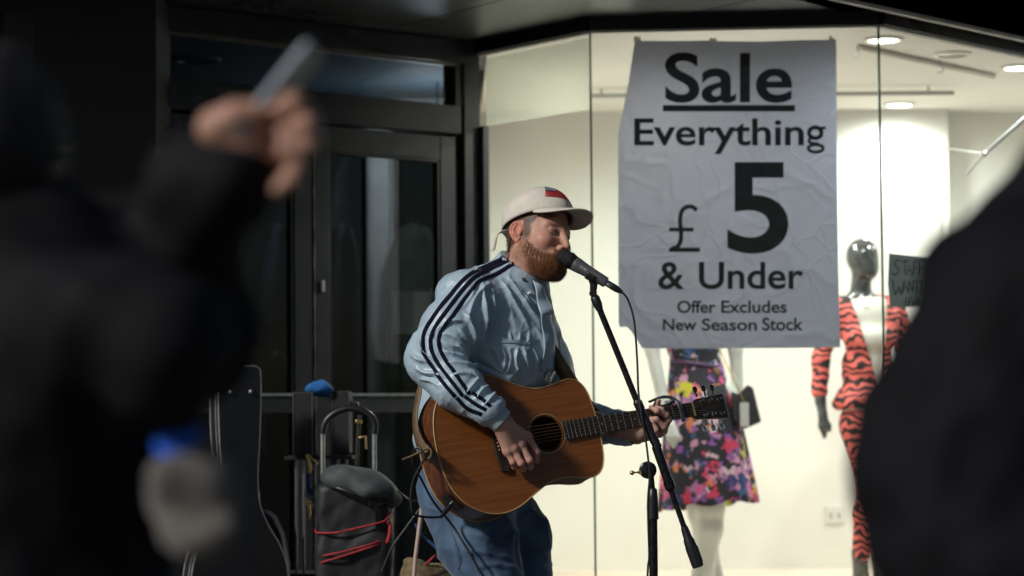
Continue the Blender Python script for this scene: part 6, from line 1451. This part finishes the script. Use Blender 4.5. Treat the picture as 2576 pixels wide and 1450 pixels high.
# ---- left passer-by with the raised phone
YL = 2.35; c = lambda u, v, dy=0: tuple(P(u, v, YL + dy))
lp = empty('person', (P(30, 1000, YL).x, YL, 0), 'blurred person in black at the left holding a phone up', 'person')
def coatL(p):
    d = s_ell(p, c(20, 950, .03), (.15, .15, .20)); d = smin(d, s_ell(p, c(10, 1350, .03), (.165, .16, .26)), .08); d = smin(d, s_ell(p, c(10, 1760, .03), (.17, .16, .2)), .08)
    d = smin(d, s_cap(p, c(-60, 760, .05), c(130, 740, .0), .07), .06)
    d = smin(d, s_chain(p, [c(110, 760, .06), c(330, 830, .12), c(440, 820, .12), c(470, 640, .06), c(545, 440, .0), c(572, 398, .0)], [.075, .072, .068, .060, .050, .043], .04), .05)
    d = smin(d, s_chain(p, [c(120, 790, -.10), c(270, 800, -.14), c(390, 870, -.15), c(405, 970, -.15), c(432, 1066, -.13)], [.070, .062, .052, .038, .021], .04), .04)
    d = smin(d, s_cap(p, c(20, 700, .03), c(10, 600, .03), .075, .07), .04)
    return d
v_, f_ = sdf_mesh(coatL, (P(-480, 1000, YL).x, YL - .35, P(0, 1960, YL).z), (P(720, 1000, YL).x, YL + .35, P(0, 340, YL).z), .011)
v_ = folds_noise(v_, f_, .013, .006, 81); link('coat', np_mesh('coat', v_, f_), m_coat2, lp)
hc_ = P(-40, 450, YL + .03); v_, f_, A = head_of(lp, hc_, .35)
# raised hand gripping the phone
wp = P(585, 390, YL); pa, pb = P(655, 292, YL - .005), P(792, 122, YL - .005); pd_ = (pb - pa).normalized()
def hand2(p):
    c2 = lambda u, v, dy=0: tuple(P(u, v, YL + dy))
    d = s_cap(p, c2(560, 410), c2(600, 372), .028, .030)
    d = smin(d, s_ell(p, c2(640, 345, .01), (.040, .030, .032)), .03)
    d = smin(d, s_chain(p, [c2(590, 355, -.01), c2(545, 322, -.025), c2(590, 292, -.03), c2(650, 278, -.03)], [.022, .017, .013, .011], .01), .014)       # thumb
    fr_ = None
    for pts, r in (([c2(690, 320, .01), c2(752, 268, -.01), c2(738, 258, -.03), c2(705, 275, -.035)], .0105), ([c2(690, 345, .012), c2(775, 302, -.01), c2(765, 318, -.035), c2(715, 335, -.04)], .0110),
                   ([c2(685, 372, .012), c2(782, 346, -.005), c2(768, 368, -.035), c2(712, 380, -.04)], .0105), ([c2(675, 396, .012), c2(742, 418, 0), c2(730, 452, -.02), c2(700, 475, -.025)], .0095)):
        e_ = s_chain(p, pts, [r * 1.15, r, r * .95, r * .8], .006); fr_ = e_ if fr_ is None else smin(fr_, e_, .004)
    return smin(d, fr_, .010)
hv2, hf2 = sdf_mesh(hand2, (P(450, 1000, YL).x, YL - .12, P(600, 540, YL).z), (P(860, 1000, YL).x, YL + .12, P(600, 200, YL).z), .0042)
v_ = np.concatenate([v_, hv2]); f_ = np.concatenate([f_, hf2 + len(v_) - len(hv2)])
# arms inside the coat join hand and trunk
def inner(p): return smin(s_chain(p, [c(10, 700, .03), c(110, 760, .06), c(330, 830, .12), c(440, 820, .12), c(470, 640, .06), c(545, 440, .0), c(562, 408, .0)], [.05, .045, .04, .036, .034, .028, .028], .02), s_cap(p, c(20, 620, .03), c(20, 1200, .03), .055, .1), .03)
iv, if_ = sdf_mesh(inner, (P(-250, 1000, YL).x, YL - .15, P(0, 1500, YL).z), (P(700, 1000, YL).x, YL + .25, P(0, 330, YL).z), .015)
f_ = np.concatenate([f_, if_ + len(v_)]); v_ = np.concatenate([v_, iv])
link('body', np_mesh('body', v_, f_), m_skin2, lp)
hv_, hf_ = sdf_mesh(lambda p: smax(s_ell((p - np.array(hc_, np.float32)) @ A, (-.02, 0, .035), (.110, .089, .104)), ((p - np.array(hc_, np.float32)) @ A) @ np.array((.75, 0, -.5), np.float32) - .035, .01) + .002 * vnoise(p, 200, 5), np.array(hc_) - .2, np.array(hc_) + .2, .008)
link('hair', np_mesh('hair', hv_, hf_), m_hair2, lp)
lower_body(lp, P(10, 1000, YL).x, YL + .03, .62, m_trs)
# blue cuff and pale knitted glove on the lowered arm
gq = P(470, 1275, YL - .13)
def glove(p):
    c2 = lambda u, v, dy=0: tuple(P(u, v, YL - .13 + dy))
    d = s_cap(p, c2(470, 1140), c2(480, 1190), .022, .030); d = smin(d, s_ell(p, c2(488, 1255), (.042, .034, .038)), .03)
    fr_ = None
    for pts in ([c2(458, 1290, .0), c2(443, 1340, -.02), c2(468, 1372, -.01)], [c2(484, 1300, -.005), c2(478, 1360, -.025), c2(498, 1385, -.01)], [c2(512, 1298, -.005), c2(520, 1352, -.025), c2(523, 1376, -.01)], [c2(538, 1285, 0), c2(558, 1330, -.02), c2(548, 1355, -.005)]):
        e_ = s_chain(p, pts, [.0150, .0145, .0130], .008); fr_ = e_ if fr_ is None else smin(fr_, e_, .005)
    d = smin(d, fr_, .012); return smin(d, s_chain(p, [c2(458, 1225, -.01), c2(416, 1205, -.03), c2(406, 1190, -.035)], [.018, .015, .012], .01), .014)
v_, f_ = sdf_mesh(glove, (P(330, 1000, YL).x, YL - .24, P(400, 1450, YL).z), (P(620, 1000, YL).x, YL + .0, P(400, 1090, YL).z), .0045)
link('glove', np_mesh('glove', v_, f_), mat('pale_knit', (.125, .112, .098), .95, var=.1, vscale=80, bump=.6, bscale=260, sheen=.3), lp)
MB().lathe(P(442, 1060, YL - .135), P(456, 1160, YL - .135), [(0, .014), (.004, .020), (.018, .0225), (.034, .0215), (.040, .016)], 28).build('cuff', mat('blue_cuff', (.010, .10, .58), .75, var=.1, vscale=60, bump=.4, bscale=200), lp, 60)
# the phone
ph = empty('mobile_phone', pa, 'grey mobile phone held up in the raised blurred hand', 'phone')
sd_ = Vector((.12, .99, .02)); sd_ = (sd_ - pd_ * sd_.dot(pd_)).normalized(); nn_ = pd_.cross(sd_); Mph = Matrix((pd_, sd_, nn_)).transposed(); L_ = (pb - pa).length + .03
pc = pa + pd_ * ((pb - pa).length / 2 - .015)
MB().box(pc, (L_, .070, .0105), Mph).build('shell', mat('phone_grey', (.15, .175, .20), .5, .3, var=.06, vscale=30), ph, None, bevel=.004)
MB().box(pc + nn_ * .0056, (L_ - .012, .062, .0006), Mph).build('screen', mat('phone_screen', (.02, .02, .024), .12), ph, None)
